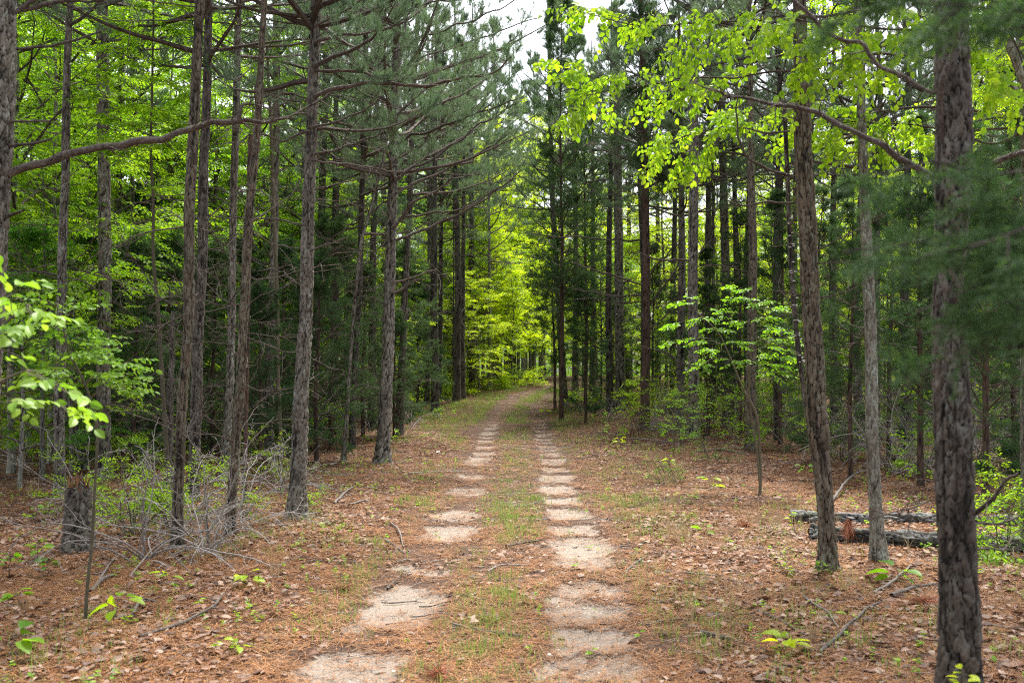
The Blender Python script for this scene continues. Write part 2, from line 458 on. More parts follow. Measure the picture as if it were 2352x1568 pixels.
def tuft_t(n, g, ln=.105, w=.0036, stem=.08):
    a = g.uniform(0, 2 * PI, n); th = g.uniform(.25, 1.05, n)
    d = np.stack([np.sin(th) * np.cos(a), np.cos(th), np.sin(th) * np.sin(a)], -1)
    b = np.stack([0 * a, g.uniform(-stem, .01, n), 0 * a], -1)
    s = nrm(np.cross(d, g.normal(0, 1, (n, 3)))) * w / 2
    l = (ln * g.uniform(.7, 1.1, n))[:, None]
    V = np.stack([b - s, b + s, b + d * l], 1).reshape(-1, 3)
    return V, [np.arange(3 * n).reshape(-1, 3)]

def cedar_t(g, ln=.16, n=11):
    """feathery scale-leaf spray"""
    V = []; t = np.linspace(.05, 1, n)
    for k, tt in enumerate(t):
        sg = 1 if k % 2 else -1; a = g.uniform(.45, .85)
        p = np.array([0, tt * ln, -.02 * tt]); d = nrm(np.array([sg * math.sin(a), math.cos(a), g.normal(0, .35)]))
        l = ln * .42 * (1.15 - tt * .6)
        for q in range(3):
            f = q / 3; dd = nrm(d + g.normal(0, .38, 3)); s = nrm(np.cross(dd, g.normal(0, 1, 3))) * .0042
            b = p + d * l * f
            V += [b - s, b + s, b + dd * l * .62]
    s = np.array([.0035, 0, 0]); V += [-s, s, np.array([0, ln, -.02])]
    V = np.array(V); return V, [np.arange(len(V)).reshape(-1, 3)]

G0 = np.random.default_rng(3)
SPRAYS = [spray_t(10, G0, .080, .55, .32) for _ in range(4)]
SPRAYS_S = [spray_t(11, G0, .062, .5, .30) for _ in range(3)]
TUFTS = [tuft_t(34, G0) for _ in range(4)]
CSPR = [cedar_t(G0) for _ in range(4)]

def scatter(b, temps, P, D, S, mat, g, up=None, roll=.35):
    if len(P) == 0: return
    pick = g.integers(0, len(temps), len(P))
    for k, (tv, tf) in enumerate(temps):
        s = pick == k
        if not s.any(): continue
        V, Fs = stamp(tv, tf, frames(D[s], up, g.normal(0, roll, s.sum())), P[s], S[s])
        b.add(V, Fs, mat)

# ------------------------------------------------------------------ bark trunk
def worley(u, v, nt, seed):
    iu, iv = np.floor(u).astype(int), np.floor(v).astype(int)
    f1 = np.full(u.shape, 9.); f2 = f1.copy(); idv = np.zeros(u.shape)
    for a in (-1, 0, 1):
        for b in (-1, 0, 1):
            cu, cv = iu + a, iv + b; w = np.mod(cu, nt)
            du = cu + hash2(w, cv, seed) - u; dv = cv + hash2(w, cv, seed + 7) - v
            dd = np.sqrt(du * du + dv * dv); h = hash2(w, cv, seed + 13)
            n1 = dd < f1
            f2 = np.where(n1, f1, np.minimum(f2, dd)); idv = np.where(n1, h, idv); f1 = np.where(n1, dd, f1)
    return f2 - f1, idv

def trunk_mesh(path, rad, name, mat, seg, ring, zvis, seed, amp=.010, cell=(.04, .10)):
    """path from base up (local), rad per point, true displaced bark plates"""
    path = np.asarray(path, float); rad = np.asarray(rad, float)
    z0, z1 = path[0, 2], path[-1, 2]
    z = np.arange(z0, min(z1, zvis), ring)
    if zvis < z1: z = np.concatenate([z, np.arange(z[-1] + ring, z1, .35), [z1]])
    px = np.interp(z, path[:, 2], path[:, 0]); py = np.interp(z, path[:, 2], path[:, 1]); r = np.interp(z, path[:, 2], rad)
    k = np.exp(-np.clip(z - z0, 0, 9) / .2); r = r * (1 + .42 * k)
    px = px + .012 * (vnoise(z * .9, z * 0 + seed, 5) - .5) * 2; py = py + .012 * (vnoise(z * .9, z * 0 + seed, 6) - .5) * 2
    th = np.arange(seg) * 2 * PI / seg
    T, Z = np.meshgrid(th, z); Rr = r[:, None].repeat(seg, 1)
    nt = max(5, int(round(2 * PI * rad[0] / cell[0])))
    wu = T / (2 * PI) * nt + .35 * (vnoise(T * 0 + Z * 9, T * 0, seed) - .5); wv = Z / cell[1] + .5 * (vnoise(np.cos(T) * 3 + seed, Z * 6 + np.sin(T) * 3, 3) - .5)
    wn1, wn2 = fbm(np.cos(T) * 5 + seed, Z * 14 + np.sin(T) * 5, 3), fbm(np.cos(T) * 5 + 40, Z * 14 + np.sin(T) * 5 + seed, 5)
    wu = wu + .8 * (wn1 - .5); wv = wv + .6 * (wn2 - .5)
    e, idv = worley(wu, wv, nt, seed)
    e2, id2 = worley(wu * 2, wv * 2.6, nt * 2, seed + 3)
    pl = sstep(.0, .17, e) * (.72 + .28 * sstep(.0, .2, e2)); idv = .6 * idv + .4 * id2
    fa = T / (2 * PI) * nt * .55; fn = nt * .55
    fur = np.abs(2 * (vnoise(fa, Z * 2.1, seed) * (1 - T / (2 * PI)) + vnoise(fa - fn, Z * 2.1, seed) * (T / (2 * PI))) - 1)
    pl = pl * (.25 + .75 * sstep(.02, .22, fur))
    big = fbm(np.cos(T) * 1.5 + seed, Z * 2.2 + np.sin(T) * 1.5, 21) - .5
    root = k[:, None] * (np.cos(T * 3 + seed) + np.cos(T * 5 + seed * 2)) * .11
    Rr = Rr * (1 + .13 * big + root) + amp * (pl * (.35 + 1.1 * idv) - .6 + .7 * (fbm(wu * 3, wv * 3, 7) - .5)) * np.clip(Rr / .08, .3, 1.3)
    V = np.stack([px[:, None] + Rr * np.cos(T), py[:, None] + Rr * np.sin(T), Z], -1).reshape(-1, 3)
    n = len(z); j = np.arange(n - 1)[:, None] * seg; i = np.arange(seg)[None]; i2 = (i + 1) % seg
    Q = np.stack([j + i, j + i2, j + seg + i2, j + seg + i], -1).reshape(-1, 4)
    b = MB(); b.add(V, Q, 0, plate=pl, tone=idv)
    return b.mesh(name, mat)

# ------------------------------------------------------------------ limbs
def limb_mesh(b, start, d, L, r, g, live, ntw=10, curl=.3, wob=.17, mat=0, path=None, rad=None, sub=.42, sub2=3, tmin=.18, twr=.0045):
    """one branch with its twigs into b; returns tip positions and directions"""
    n = 10
    if path is None:
        P = grow(np.array([start]), np.array([d]), np.array([L]), n, np.array([curl]), wob, g)
        Rd = taper([r], [max(.003, r * .22)], n)
    else:
        P = np.array(path)[None]; L = np.linalg.norm(np.diff(P[0], axis=0), axis=1).sum(); Rd = np.array(rad)[None]
    b.add(*tubes(P, Rd, 6), mat)
    pos, D, t, _ = offshoots(P, ntw, tmin, .99, (.5, 1.15), g, .55)
    l2 = L * sub * (1.1 - .75 * t) * g.uniform(.45, 1.2, len(t))
    D[:, 2] += (.15 if live else -.05)
    P2 = grow(pos, D, l2, 7, g.normal(.45 if live else .0, .45, len(t)), .13, g)
    b.add(*tubes(P2, taper(np.full(len(t), max(twr, r * .22)), np.full(len(t), .0018), 7), 4), mat)
    p3, D3, t3, par = offshoots(P2, sub2, .2, .98, (.45, 1.1), g, .8)
    l3 = l2[par] * .45 * (1.1 - .6 * t3) * g.uniform(.4, 1.2, len(t3))
    P3 = grow(p3, D3, l3, 4, g.normal(.25 if live else 0, .35, len(t3)), .13, g)
    b.add(*tubes(P3, taper(np.full(len(t3), .0030), np.full(len(t3), .0014), 4), 3), mat)
    E = np.concatenate([P3[:, -1], P2[:, -1], P[:, -1]]); ED = np.concatenate([P3[:, -1] - P3[:, -2], P2[:, -1] - P2[:, -2], P[:, -1] - P[:, -2]])
    M3 = P3[:, 2]; M3D = P3[:, 2] - P3[:, 1]
    return np.concatenate([E, M3]), nrm(np.concatenate([ED, M3D]))

def crown_pine(g, H=7.0, nl=34, Lm=2.4, mats=None, name='pine_crown', tuft=1.0, first=.0):
    b = MB()
    z = np.sort(g.uniform(first, .97, nl)); az = np.cumsum(g.uniform(1.9, 2.9, nl))
    L = Lm * (np.sin(np.clip(z * 1.05 + .28, 0, 1) * PI) ** .8 * .85 + .2) * g.uniform(.65, 1.15, nl)
    el = .05 + .75 * z + g.normal(0, .15, nl)
    d = np.stack([np.cos(az) * np.cos(el), np.sin(az) * np.cos(el), np.sin(el)], -1)
    s = np.stack([0 * z, 0 * z, z * H], -1)
    P = grow(s, d, L, 9, np.full(nl, .5), .08, g)
    b.add(*tubes(P, taper(.012 + .012 * L, np.full(nl, .005), 9), 5), 1)
    p2, D2, t2, par = offshoots(P, 9, .28, 1.0, (.5, 1.1), g, .55)
    l2 = L[par] * .36 * (1.15 - .7 * t2) * g.uniform(.6, 1.2, len(t2))
    P2 = grow(p2, D2, l2, 6, np.full(len(t2), .5), .1, g)
    b.add(*tubes(P2, taper(np.full(len(t2), .006), np.full(len(t2), .003), 6), 3), 1)
    p3, D3, t3, pr = offshoots(P2, 4, .3, 1.0, (.4, 1.0), g, .7)
    P3 = grow(p3, D3, np.full(len(t3), .16), 4, np.full(len(t3), .5), .1, g)
    b.add(*tubes(P3, taper(np.full(len(t3), .0035), np.full(len(t3), .0022), 4), 3), 1)
    E = np.concatenate([P3[:, -1], P3[:, 2], P2[:, -1], P2[:, 3], P[:, -1]])
    D = np.concatenate([P3[:, -1] - P3[:, -2], P3[:, 2] - P3[:, 1], P2[:, -1] - P2[:, -2], P2[:, 3] - P2[:, 2], P[:, -1] - P[:, -2]])
    scatter(b, TUFTS, E, D + .1 * UP, tuft * g.uniform(.8, 1.2, len(E)), 0, g)
    return b.mesh(name, [NEEDLE, BRANCH] if mats is None else mats, False)

def crown_cedar(g, H=7.0, R=1.6, nl=46, base=.12, name='cedar_crown', dens=1.0, mats=None):
    b = MB()
    z = np.sort(g.uniform(base, .98, nl)); az = np.cumsum(g.uniform(1.9, 2.9, nl))
    L = R * (1.05 - z) ** .65 * g.uniform(.7, 1.15, nl) * (.55 + .45 * sstep(base, base + .2, z))
    el = .15 + .7 * z + g.normal(0, .16, nl)
    d = np.stack([np.cos(az) * np.cos(el), np.sin(az) * np.cos(el), np.sin(el)], -1)
    P = grow(np.stack([0 * z, 0 * z, z * H], -1), d, L, 9, np.full(nl, .1), .09, g)
    b.add(*tubes(P, taper(.008 + .009 * L, np.full(nl, .004), 9), 5), 1)
    p2, D2, t2, par = offshoots(P, 11, .22, 1.0, (.45, 1.1), g, .7)
    l2 = L[par] * .38 * (1.2 - .75 * t2) * g.uniform(.6, 1.2, len(t2))
    P2 = grow(p2, D2, l2, 6, np.full(len(t2), .15), .13, g)
    b.add(*tubes(P2, taper(np.full(len(t2), .005), np.full(len(t2), .002), 6), 3), 1)
    k = int(7 * dens)
    p3, D3, t3, pr = offshoots(P2, k, .15, 1.0, (.2, .9), g, 1.0)
    keep = fbm(p3[:, 0] * 2.2 + p3[:, 1], p3[:, 2] * 2.2, 5) > .36
    p3, D3 = p3[keep], D3[keep]
    scatter(b, CSPR, p3, D3, g.uniform(.7, 1.3, len(p3)), 0, g, roll=.8)
    return b.mesh(name, [CEDAR, BRANCH] if mats is None else mats, False)

def crown_broad(g, H=9.0, R=2.4, nl=30, base=.14, leaf=None, name='leafy_crown', k2=9, k3=5, sprays=None, size=1.0, wood=None):
    b = MB()
    z = np.sort(g.uniform(base, .95, nl)); az = np.cumsum(g.uniform(1.9, 2.9, nl))
    L = R * (np.sin(np.clip(z * .85 + .25, 0, 1) * PI) * .7 + .4) * g.uniform(.6, 1.15, nl)
    el = .25 + .65 * z + g.normal(0, .2, nl)
    d = np.stack([np.cos(az) * np.cos(el), np.sin(az) * np.cos(el), np.sin(el)], -1)
    P = grow(np.stack([0 * z, 0 * z, z * H], -1), d, L, 9, np.full(nl, -.25), .13, g)
    b.add(*tubes(P, taper(.008 + .008 * L, np.full(nl, .003), 9), 5), 1)
    p2, D2, t2, par = offshoots(P, k2, .25, 1.0, (.5, 1.2), g, .35)
    l2 = L[par] * .40 * (1.15 - .6 * t2) * g.uniform(.5, 1.2, len(t2))
    P2 = grow(p2, D2, l2, 6, np.full(len(t2), -.15), .12, g)
    b.add(*tubes(P2, taper(np.full(len(t2), .005), np.full(len(t2), .002), 6), 3), 1)
    p3, D3, t3, pr = offshoots(P2, k3, .2, 1.0, (.3, 1.0), g, .3)
    D3[:, 2] *= .5; D3[:, 2] -= .12
    keep = fbm(p3[:, 0] * 1.3 + p3[:, 1] * .7, p3[:, 2] * 1.6, 5) > .30
    p3, D3 = p3[keep], D3[keep]
    scatter(b, sprays or SPRAYS, p3, D3, size * g.uniform(.75, 1.2, len(p3)), 0, g, roll=.4)
    return b.mesh(name, [leaf or LEAF, wood or BRANCH], False)

gp = np.random.default_rng(21)
PINE_CR = [crown_pine(gp, 7, 40, 2.5), crown_pine(gp, 7, 26, 2.1), crown_pine(gp, 8, 52, 2.8)]
CEDAR_CR = [crown_cedar(gp, 7, 1.8, 64, .06), crown_cedar(gp, 6, 2.0, 60, .03), crown_cedar(gp, 8, 1.7, 64, .2), crown_cedar(gp, 13, 2.3, 110, .24)]
BROAD_CR = [crown_broad(gp, 9, 2.5, 32, .12), crown_broad(gp, 10, 2.8, 34, .18), crown_broad(gp, 7, 2.2, 28, .10)]
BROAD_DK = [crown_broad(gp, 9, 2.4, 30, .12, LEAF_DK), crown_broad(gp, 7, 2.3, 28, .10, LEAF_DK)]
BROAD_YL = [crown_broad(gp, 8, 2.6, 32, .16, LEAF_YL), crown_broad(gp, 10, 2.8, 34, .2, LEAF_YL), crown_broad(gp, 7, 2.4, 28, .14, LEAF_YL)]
CROWN_H = {m: h for m, h in zip(PINE_CR + CEDAR_CR + BROAD_CR + BROAD_DK + BROAD_YL, [7, 7, 8, 7, 6, 8, 13, 9, 10, 7, 9, 7, 8, 10, 7])}

# ------------------------------------------------------------------ hero trees traced trunk by trunk
def traced(b, pix, Y, g, mat=0, live=False, ntw=8, sub=.3, dy=.0, sub2=3, seed=0, loc=None, tmin=.25):
    """a limb followed point by point: (px, py, width px); depth runs from Y to Y + dy"""
    n = len(pix); P, R = [], []
    for i, (px, py, w) in enumerate(pix):
        y = Y + dy * i / (n - 1); p = at(px, py, y); P.append(p); R.append(w * .40 / F * y)
    P = np.array(P); s = np.concatenate([[0], np.cumsum(np.linalg.norm(np.diff(P, axis=0), axis=1))])
    t = np.linspace(0, s[-1], max(14, n * 5))
    Q = np.stack([np.interp(t, s, P[:, k]) for k in range(3)], -1); Rr = np.interp(t, s, R)
    for _ in range(2): Q[1:-1] = .25 * Q[:-2] + .5 * Q[1:-1] + .25 * Q[2:]
    Q += (np.stack([fbm(t * 3.2, t * 0 + k + seed, 31) - .5 for k in range(3)], -1) * .13) * np.minimum(1, t * 3)[:, None]; Rr = Rr * (.88 + .24 * vnoise(t * 9, t * 0 + seed, 3))
    if loc is not None: Q = Q - np.asarray(loc)
    return limb_mesh(b, None, None, None, R[0], g, live, ntw, path=Q, rad=Rr, sub=sub, sub2=sub2, tmin=tmin)

def hero(name, label, cat, pts, H, mat=PINE_BARK, Y=None, nb=12, zb=(.15, .95), Lb=(.5, 1.6), crown=None, cs=1.0, cz=None, live=False, limbs=(), amp=.014, cell=(.038, .10), group=None, ntw=7, wood=None, bare=0.0, seed=None, azr=None, elev=(-.35, .55)):
    seed = int(abs(pts[0][0] * 7 + pts[-1][1])) if seed is None else seed
    g = np.random.default_rng(seed)
    base = on_ground(pts[-1][0], pts[-1][1]) if Y is None else None
    if Y is None: Y = base[1]
    W = [at(px, py, Y) for px, py, w in pts][::-1]; Rr = [w * .5 / F * Y for _, _, w in pts][::-1]
    W = np.array(W); Rr = np.array(Rr) * .84
    if base is None or True:
        g0 = float(gz(W[0, 0], Y))
        if W[0, 2] > g0 + .05:           # lower end lies outside the picture: carry it down to the ground
            d = (W[0] - W[1]) / max(.1, W[1, 2] - W[0, 2]); k = W[0, 2] - g0
            W = np.concatenate([[W[0] + d * k], W]); Rr = np.concatenate([[Rr[0] * 1.08], Rr])
    loc = np.array([W[0, 0], Y, float(gz(W[0, 0], Y))])
    W = W - loc; W[0, 2] = -.06
    ztop = W[-1, 2]
    if H > ztop + .3:
        d = (W[-1] - W[max(0, len(W) - 3)]); d = d / max(.2, d[2]); n = 5
        for i in range(1, n + 1):
            k = (H - ztop) * i / n
            W = np.concatenate([W, [W[len(W) - 1] + np.array([d[0] * (H - ztop) / n * .6, g.normal(0, .04), (H - ztop) / n])]])
        Rr = np.concatenate([Rr, np.linspace(Rr[-1], .03, n + 1)[1:]])
    W[:, 1] += np.interp(W[:, 2], [0, H], [0, g.normal(0, .25)])
    if Y < 7: seg, ring = 84, .011
    elif Y < 10.5: seg, ring = 64, .015
    elif Y < 15: seg, ring = 48, .022
    elif Y < 25: seg, ring = 32, .04
    elif Y < 40: seg, ring = 20, .08
    else: seg, ring = 12, .2
    zv = CAM_H + 900 / F * Y + .3 - loc[2]
    t = thing(name, label, cat, loc, 0, group)
    link('trunk', trunk_mesh(W, Rr, 'trunk', mat, seg, ring, zv, seed % 997, amp, cell), t)
    wood = wood or BRANCH
    cen = lambda z: np.array([np.interp(z, W[:, 2], W[:, 0]), np.interp(z, W[:, 2], W[:, 1]), z])
    rad = lambda z: float(np.interp(z, W[:, 2], Rr))
    zmax = min(H, zv)
    tips, dirs = [], []
    for i in range(int(nb * 1.6)):
        z = zmax * g.uniform(*zb); az = g.uniform(0, 2 * PI) if azr is None else g.uniform(*azr); el = g.uniform(*elev) if not live else g.uniform(.05, .6)
        L = g.uniform(*Lb); r = min(rad(z) * .30, .003 + .0048 * L) * g.uniform(.6, 1.15)
        d = np.array([math.cos(az) * math.cos(el), math.sin(az) * math.cos(el), math.sin(el)])
        b = MB(); E, D = limb_mesh(b, cen(z) + d * rad(z) * .6, d, L, r, g, live, ntw if g.random() > .2 else 2, curl=g.normal(.25 if live else 0, .35))
        link('branch', b.mesh('branch', wood), t)
        if live: tips.append(E); dirs.append(D)
    for lb in limbs:
        b = MB(); kw = dict(lb); pix = kw.pop('pix'); lv = kw.get('live', False)
        E, D = traced(b, pix, Y, g, loc=loc, seed=len(pix) + int(pix[0][1]), **kw)
        link('branch', b.mesh('branch', wood), t)
        if lv: tips.append(E); dirs.append(D)
    if tips:
        P, D = np.concatenate(tips), np.concatenate(dirs)
        b = MB(); scatter(b, TUFTS, P, D + .1 * UP, g.uniform(.8, 1.2, len(P)), 0, g)
        link('needles', b.mesh('needles', NEEDLE, False), t)
    if crown is not None:
        ch = CROWN_H[crown] * cs; z0 = (H - ch) if cz is None else cz
        o = link('crown', crown, t, tuple(cen(z0))); o.scale = (cs,) * 3; o.rotation_euler = (0, 0, g.uniform(0, 6.28))
    return t, loc

def L_(pix, **k): return dict(pix=pix, **k)
PR, CE, BR = PINE_CR, CEDAR_CR, BROAD_CR
T = 'tree'
# --- left of the trail
hero('pine_tree', 'thick lichen-flecked pine cut by the picture edge, one long bare limb reaching over saplings', T,
     [(6, 0, 66), (0, 200, 70), (-12, 400, 74), (-28, 700, 76), (-40, 900, 80)], 14, Y=8.2, nb=3, zb=(.6, .99), Lb=(.4, .9), crown=PR[0], cz=6.5,
     limbs=[L_([(18, 402, 26), (80, 375, 25), (160, 348, 23), (240, 335, 22), (340, 318, 20), (440, 300, 18), (545, 280, 15), (640, 285, 9), (700, 255, 7), (760, 215, 5)], ntw=26, sub=.13, dy=.5, tmin=.12),
            L_([(543, 282, 9), (553, 262, 9), (552, 240, 8), (590, 245, 4), (640, 262, 3)], ntw=4, dy=.1),
            L_([(28, 113, 10), (100, 100, 9), (190, 93, 8), (240, 78, 5)], ntw=3, dy=.4), L_([(38, 30, 16), (58, 10, 15), (78, -10, 14)], ntw=1),
            L_([(45, 25, 13), (110, 12, 12), (180, 5, 9), (240, -4, 7)], ntw=3, dy=.3), L_([(22, 281, 8), (70, 277, 7), (115, 269, 5)], ntw=2),
            L_([(20, 335, 11), (70, 328, 9), (112, 318, 6)], ntw=2), L_([(5, 502, 11), (40, 492, 9), (52, 488, 7)], ntw=0 + 1),
            L_([(-5, 800, 4), (57, 816, 3)], ntw=1), L_([(0, 905, 4), (60, 903, 3), (90, 880, 2)], ntw=2, dy=-.3)])
hero('pine_tree', 'slim straight grey pine standing beyond the broken stump, its lower trunk bare', T,
     [(168, 0, 17), (160, 150, 19), (152, 400, 22), (146, 600, 24), (141, 800, 26), (138, 1000, 27), (137, 1137, 29)], 12, nb=12, Lb=(.4, 1.3), crown=PR[1], cs=.8)
hero('leaning_tree', 'bare slender trunk leaning hard across the slim grey pine behind the stump', T,
     [(-30, 500, 18), (20, 592, 20), (80, 720, 21), (130, 850, 22), (165, 960, 22), (197, 1078, 24)], 6.2, nb=3, Lb=(.3, .8), cell=(.03, .07), amp=.006)
hero('pine_tree', 'grey plated pine with a few short snags just behind the stump saplings', T,
     [(240, 0, 31), (243, 200, 31), (243, 400, 32), (242, 600, 33), (240, 800, 34), (239, 950, 36), (238, 1103, 42)], 14, nb=12, Lb=(.4, 1.5), crown=PR[2], cs=.9,
     limbs=[L_([(255, 265, 8), (300, 290, 7), (360, 318, 5), (440, 345, 4)], ntw=4), L_([(250, 150, 6), (280, 120, 5), (330, 80, 4)], ntw=4)])
hero('pine_tree', 'dark thin pine half hidden behind the plated pine with short snags', T,
     [(262, 0, 16), (262, 300, 18), (259, 600, 19), (252, 900, 20), (249, 1040, 22)], 12, mat=DARK_BARK, nb=6, crown=PR[1], cs=.8)
hero('pine_tree', 'rough grey-brown pine rising from the tangle of dead sticks', T,
     [(461, 0, 26), (452, 200, 27), (445, 350, 28), (438, 500, 28), (436, 584, 28), (432, 760, 27), (420, 900, 26), (414, 1040, 26), (410, 1150, 28), (409, 1262, 30)], 12, mat=BROWN_BARK, nb=12, Lb=(.4, 1.5), crown=PR[0], cs=.85)
hero('pine_tree', 'charred black-based pine standing close behind the tangle of dead sticks', T,
     [(470, 0, 20), (466, 300, 25), (459, 584, 28), (454, 760, 29), (450, 900, 30), (444, 1050, 30), (439, 1153, 33)], 13, mat=DARK_BARK, nb=14, Lb=(.4, 1.8), crown=PR[2], cs=.9)
hero('pine_tree', 'short dead dark trunk beside the charred black-based pine', T, [(384, 1000, 18), (386, 1060, 19), (388, 1128, 22)], 2.6, mat=DARK_BARK, nb=2, Lb=(.2, .5))
hero('pine_tree', 'pale silvery pine between the charred pine and a rough twin-like neighbour', T,
     [(545, 0, 17), (540, 250, 19), (534, 500, 20), (531, 700, 21), (528, 900, 21), (520, 1020, 23), (513, 1103, 25)], 13, nb=16, Lb=(.5, 1.8), crown=PR[1], cs=.9)
hero('pine_tree', 'flaky rough pine leaning slightly toward the trail beside the pale silvery pine', T,
     [(603, 0, 16), (595, 140, 17), (585, 330, 20), (570, 500, 23), (567, 560, 24), (558, 724, 24), (550, 864, 24), (540, 1004, 24), (531, 1120, 24), (524, 1230, 27)], 12, mat=BROWN_BARK, nb=18, Lb=(.4, 1.6), crown=PR[0], cs=.8,
     limbs=[L_([(560, 650, 5), (520, 700, 4), (470, 690, 3), (430, 720, 2)], ntw=5), L_([(556, 880, 5), (610, 905, 4), (680, 885, 3)], ntw=3)])
hero('pine_tree', 'thin reddish dead stem between two rough pines above needle litter', T, [(574, 750, 9), (570, 899, 11), (566, 1020, 12), (562, 1160, 13)], 4.8, mat=CEDAR_BARK, nb=8, Lb=(.3, .8))
hero('pine_tree', 'grey pine partly veiled by cedar boughs behind the stoutest trailside pine', T,
     [(648, 0, 19), (641, 300, 20), (635, 490, 21), (630, 654, 22), (621, 829, 23), (614, 969, 25), (623, 1062, 28)], 14, nb=18, Lb=(.5, 2.0), crown=PR[2], cs=.9)
hero('pine_tree', 'stout plated pine beside the trail, straight clean trunk on red needle litter', T,
     [(722, 0, 28), (717, 140, 29), (713, 250, 31), (708, 400, 32), (706, 500, 34), (703, 619, 37), (697, 740, 37), (693, 829, 38), (689, 950, 41), (687, 1040, 43), (682, 1130, 46), (679, 1192, 52)], 13, nb=9, Lb=(.5, 1.6), crown=PR[0], cs=.95, cz=4.6, live=False,
     limbs=[L_([(722, 222, 12), (760, 203, 12), (840, 190, 11), (920, 190, 10), (1000, 193, 9), (1080, 188, 8), (1140, 162, 6), (1180, 122, 4)], ntw=14, sub=.30, live=True, tmin=.25),
            L_([(722, 163, 11), (800, 165, 9), (860, 180, 7), (905, 190, 5)], ntw=6, live=True), L_([(722, 97, 9), (790, 84, 8), (870, 74, 7), (925, 40, 6), (950, -10, 5)], ntw=10, live=True, tmin=.3),
            L_([(722, 60, 8), (760, 45, 7), (830, 10, 6), (900, -20, 4)], ntw=8, live=True), L_([(716, 293, 8), (760, 278, 7), (830, 258, 5), (870, 240, 4)], ntw=6),
            L_([(714, 355, 9), (770, 345, 8), (825, 330, 6), (880, 300, 4)], ntw=6), L_([(714, 366, 7), (780, 376, 6), (850, 385, 5), (920, 388, 3)], ntw=6),
            L_([(708, 440, 5), (770, 420, 4), (860, 405, 3)], ntw=4), L_([(704, 580, 5), (760, 555, 4), (800, 545, 3)], ntw=4), L_([(696, 800, 4), (730, 830, 3), (780, 850, 2)], ntw=3),
            L_([(708, 520, 6), (640, 500, 5), (560, 497, 4), (490, 500, 3)], ntw=5), L_([(712, 300, 7), (650, 320, 6), (580, 300, 5), (520, 270, 4)], ntw=6)])
hero('pine_tree', 'dark straight pine right behind the stout plated trailside pine', T, [(753, 0, 16), (746, 245, 17), (738, 490, 18), (732, 640, 18), (722, 850, 20), (716, 1000, 23)], 14, nb=14, Lb=(.6, 2.2), crown=PR[1], cs=1.1, cz=5, mat=DARK_BARK)
hero('pine_tree', 'slender leaning stem between the stout pine and the tall pale one', T,
     [(880, 380, 7), (860, 455, 8), (833, 549, 9), (821, 654, 10), (807, 794, 10), (797, 934, 11), (788, 1062, 14)], 8.5, nb=12, Lb=(.4, 1.2), cell=(.03, .07), amp=.005)
hero('pine_tree', 'dark upright pine half buried in cedar boughs behind the slender leaning stem', T, [(836, 0, 14), (832, 315, 16), (828, 480, 16), (820, 700, 16), (812, 900, 16), (807, 1030, 18)], 14, mat=DARK_BARK, nb=16, Lb=(.6, 2.2), crown=PR[0], cs=1.1, cz=4.6)
hero('pine_tree', 'tall pale grey pine at the trail bend, many limbs sweeping up over the trail', T,
     [(907, 0, 17), (905, 100, 19), (903, 210, 22), (902, 350, 26), (898, 470, 27), (896, 540, 28), (893, 654, 30), (890, 760, 31), (887, 850, 32), (882, 969, 36), (877, 1064, 43)], 14, nb=12, zb=(.35, .98), Lb=(.6, 2.0), crown=PR[2], cs=1.05, cz=5.2, ntw=9,
     limbs=[L_([(912, 330, 9), (950, 311, 8), (1003, 297, 8), (1055, 280, 6), (1125, 252, 4), (1185, 222, 3)], ntw=14, dy=-.4, tmin=.4, live=True), L_([(905, 416, 9), (933, 395, 8), (985, 367, 8), (1038, 336, 7), (1090, 297, 6), (1150, 255, 4), (1215, 205, 3)], ntw=16, dy=.4, tmin=.55, live=True, sub=.25),
            L_([(910, 444, 9), (950, 423, 9), (1006, 399, 8), (1055, 378, 7), (1108, 350, 6), (1160, 315, 5), (1245, 255, 3)], ntw=16, dy=.8, tmin=.6, live=True, sub=.22), L_([(901, 525, 10), (933, 483, 9), (985, 451, 7), (1027, 416, 5), (1055, 390, 3)], ntw=10, dy=-.6),
            L_([(915, 500, 7), (985, 490, 7), (1038, 486, 6), (1090, 465, 5), (1143, 434, 4), (1195, 395, 3)], ntw=12), L_([(908, 552, 9), (985, 525, 8), (1055, 490, 7), (1125, 448, 5), (1178, 406, 3)], ntw=12, dy=.3),
            L_([(908, 648, 7), (950, 638, 6), (1000, 622, 4)], ntw=6), L_([(905, 673, 9), (940, 655, 7), (973, 639, 4)], ntw=4), L_([(901, 290, 8), (915, 266, 7), (957, 224, 6), (990, 195, 4)], ntw=8),
            L_([(903, 200, 7), (950, 185, 6), (1030, 150, 5), (1110, 130, 4), (1180, 90, 3)], ntw=16, live=True), L_([(904, 120, 7), (960, 90, 6), (1050, 60, 5), (1150, 20, 4), (1220, -30, 3)], ntw=18, live=True), L_([(905, 170, 7), (980, 130, 6), (1080, 100, 5), (1170, 60, 4), (1240, 40, 3)], ntw=18, live=True, dy=1.0), L_([(905, 40, 7), (980, 10, 6), (1080, -10, 5), (1180, -30, 4)], ntw=16, live=True, dy=-.8),
            L_([(904, 60, 7), (850, 40, 6), (800, 30, 5), (760, 0, 4)], ntw=12, live=True), L_([(902, 240, 7), (860, 225, 6), (810, 190, 5), (780, 150, 4)], ntw=12, live=True),
            L_([(898, 380, 7), (850, 390, 6), (800, 370, 5), (740, 375, 4)], ntw=8), L_([(896, 460, 6), (850, 480, 5), (800, 520, 4), (740, 560, 3)], ntw=8),
            L_([(890, 700, 5), (850, 680, 4), (800, 690, 3)], ntw=5), L_([(884, 900, 4), (840, 880, 3), (800, 905, 2)], ntw=5)])
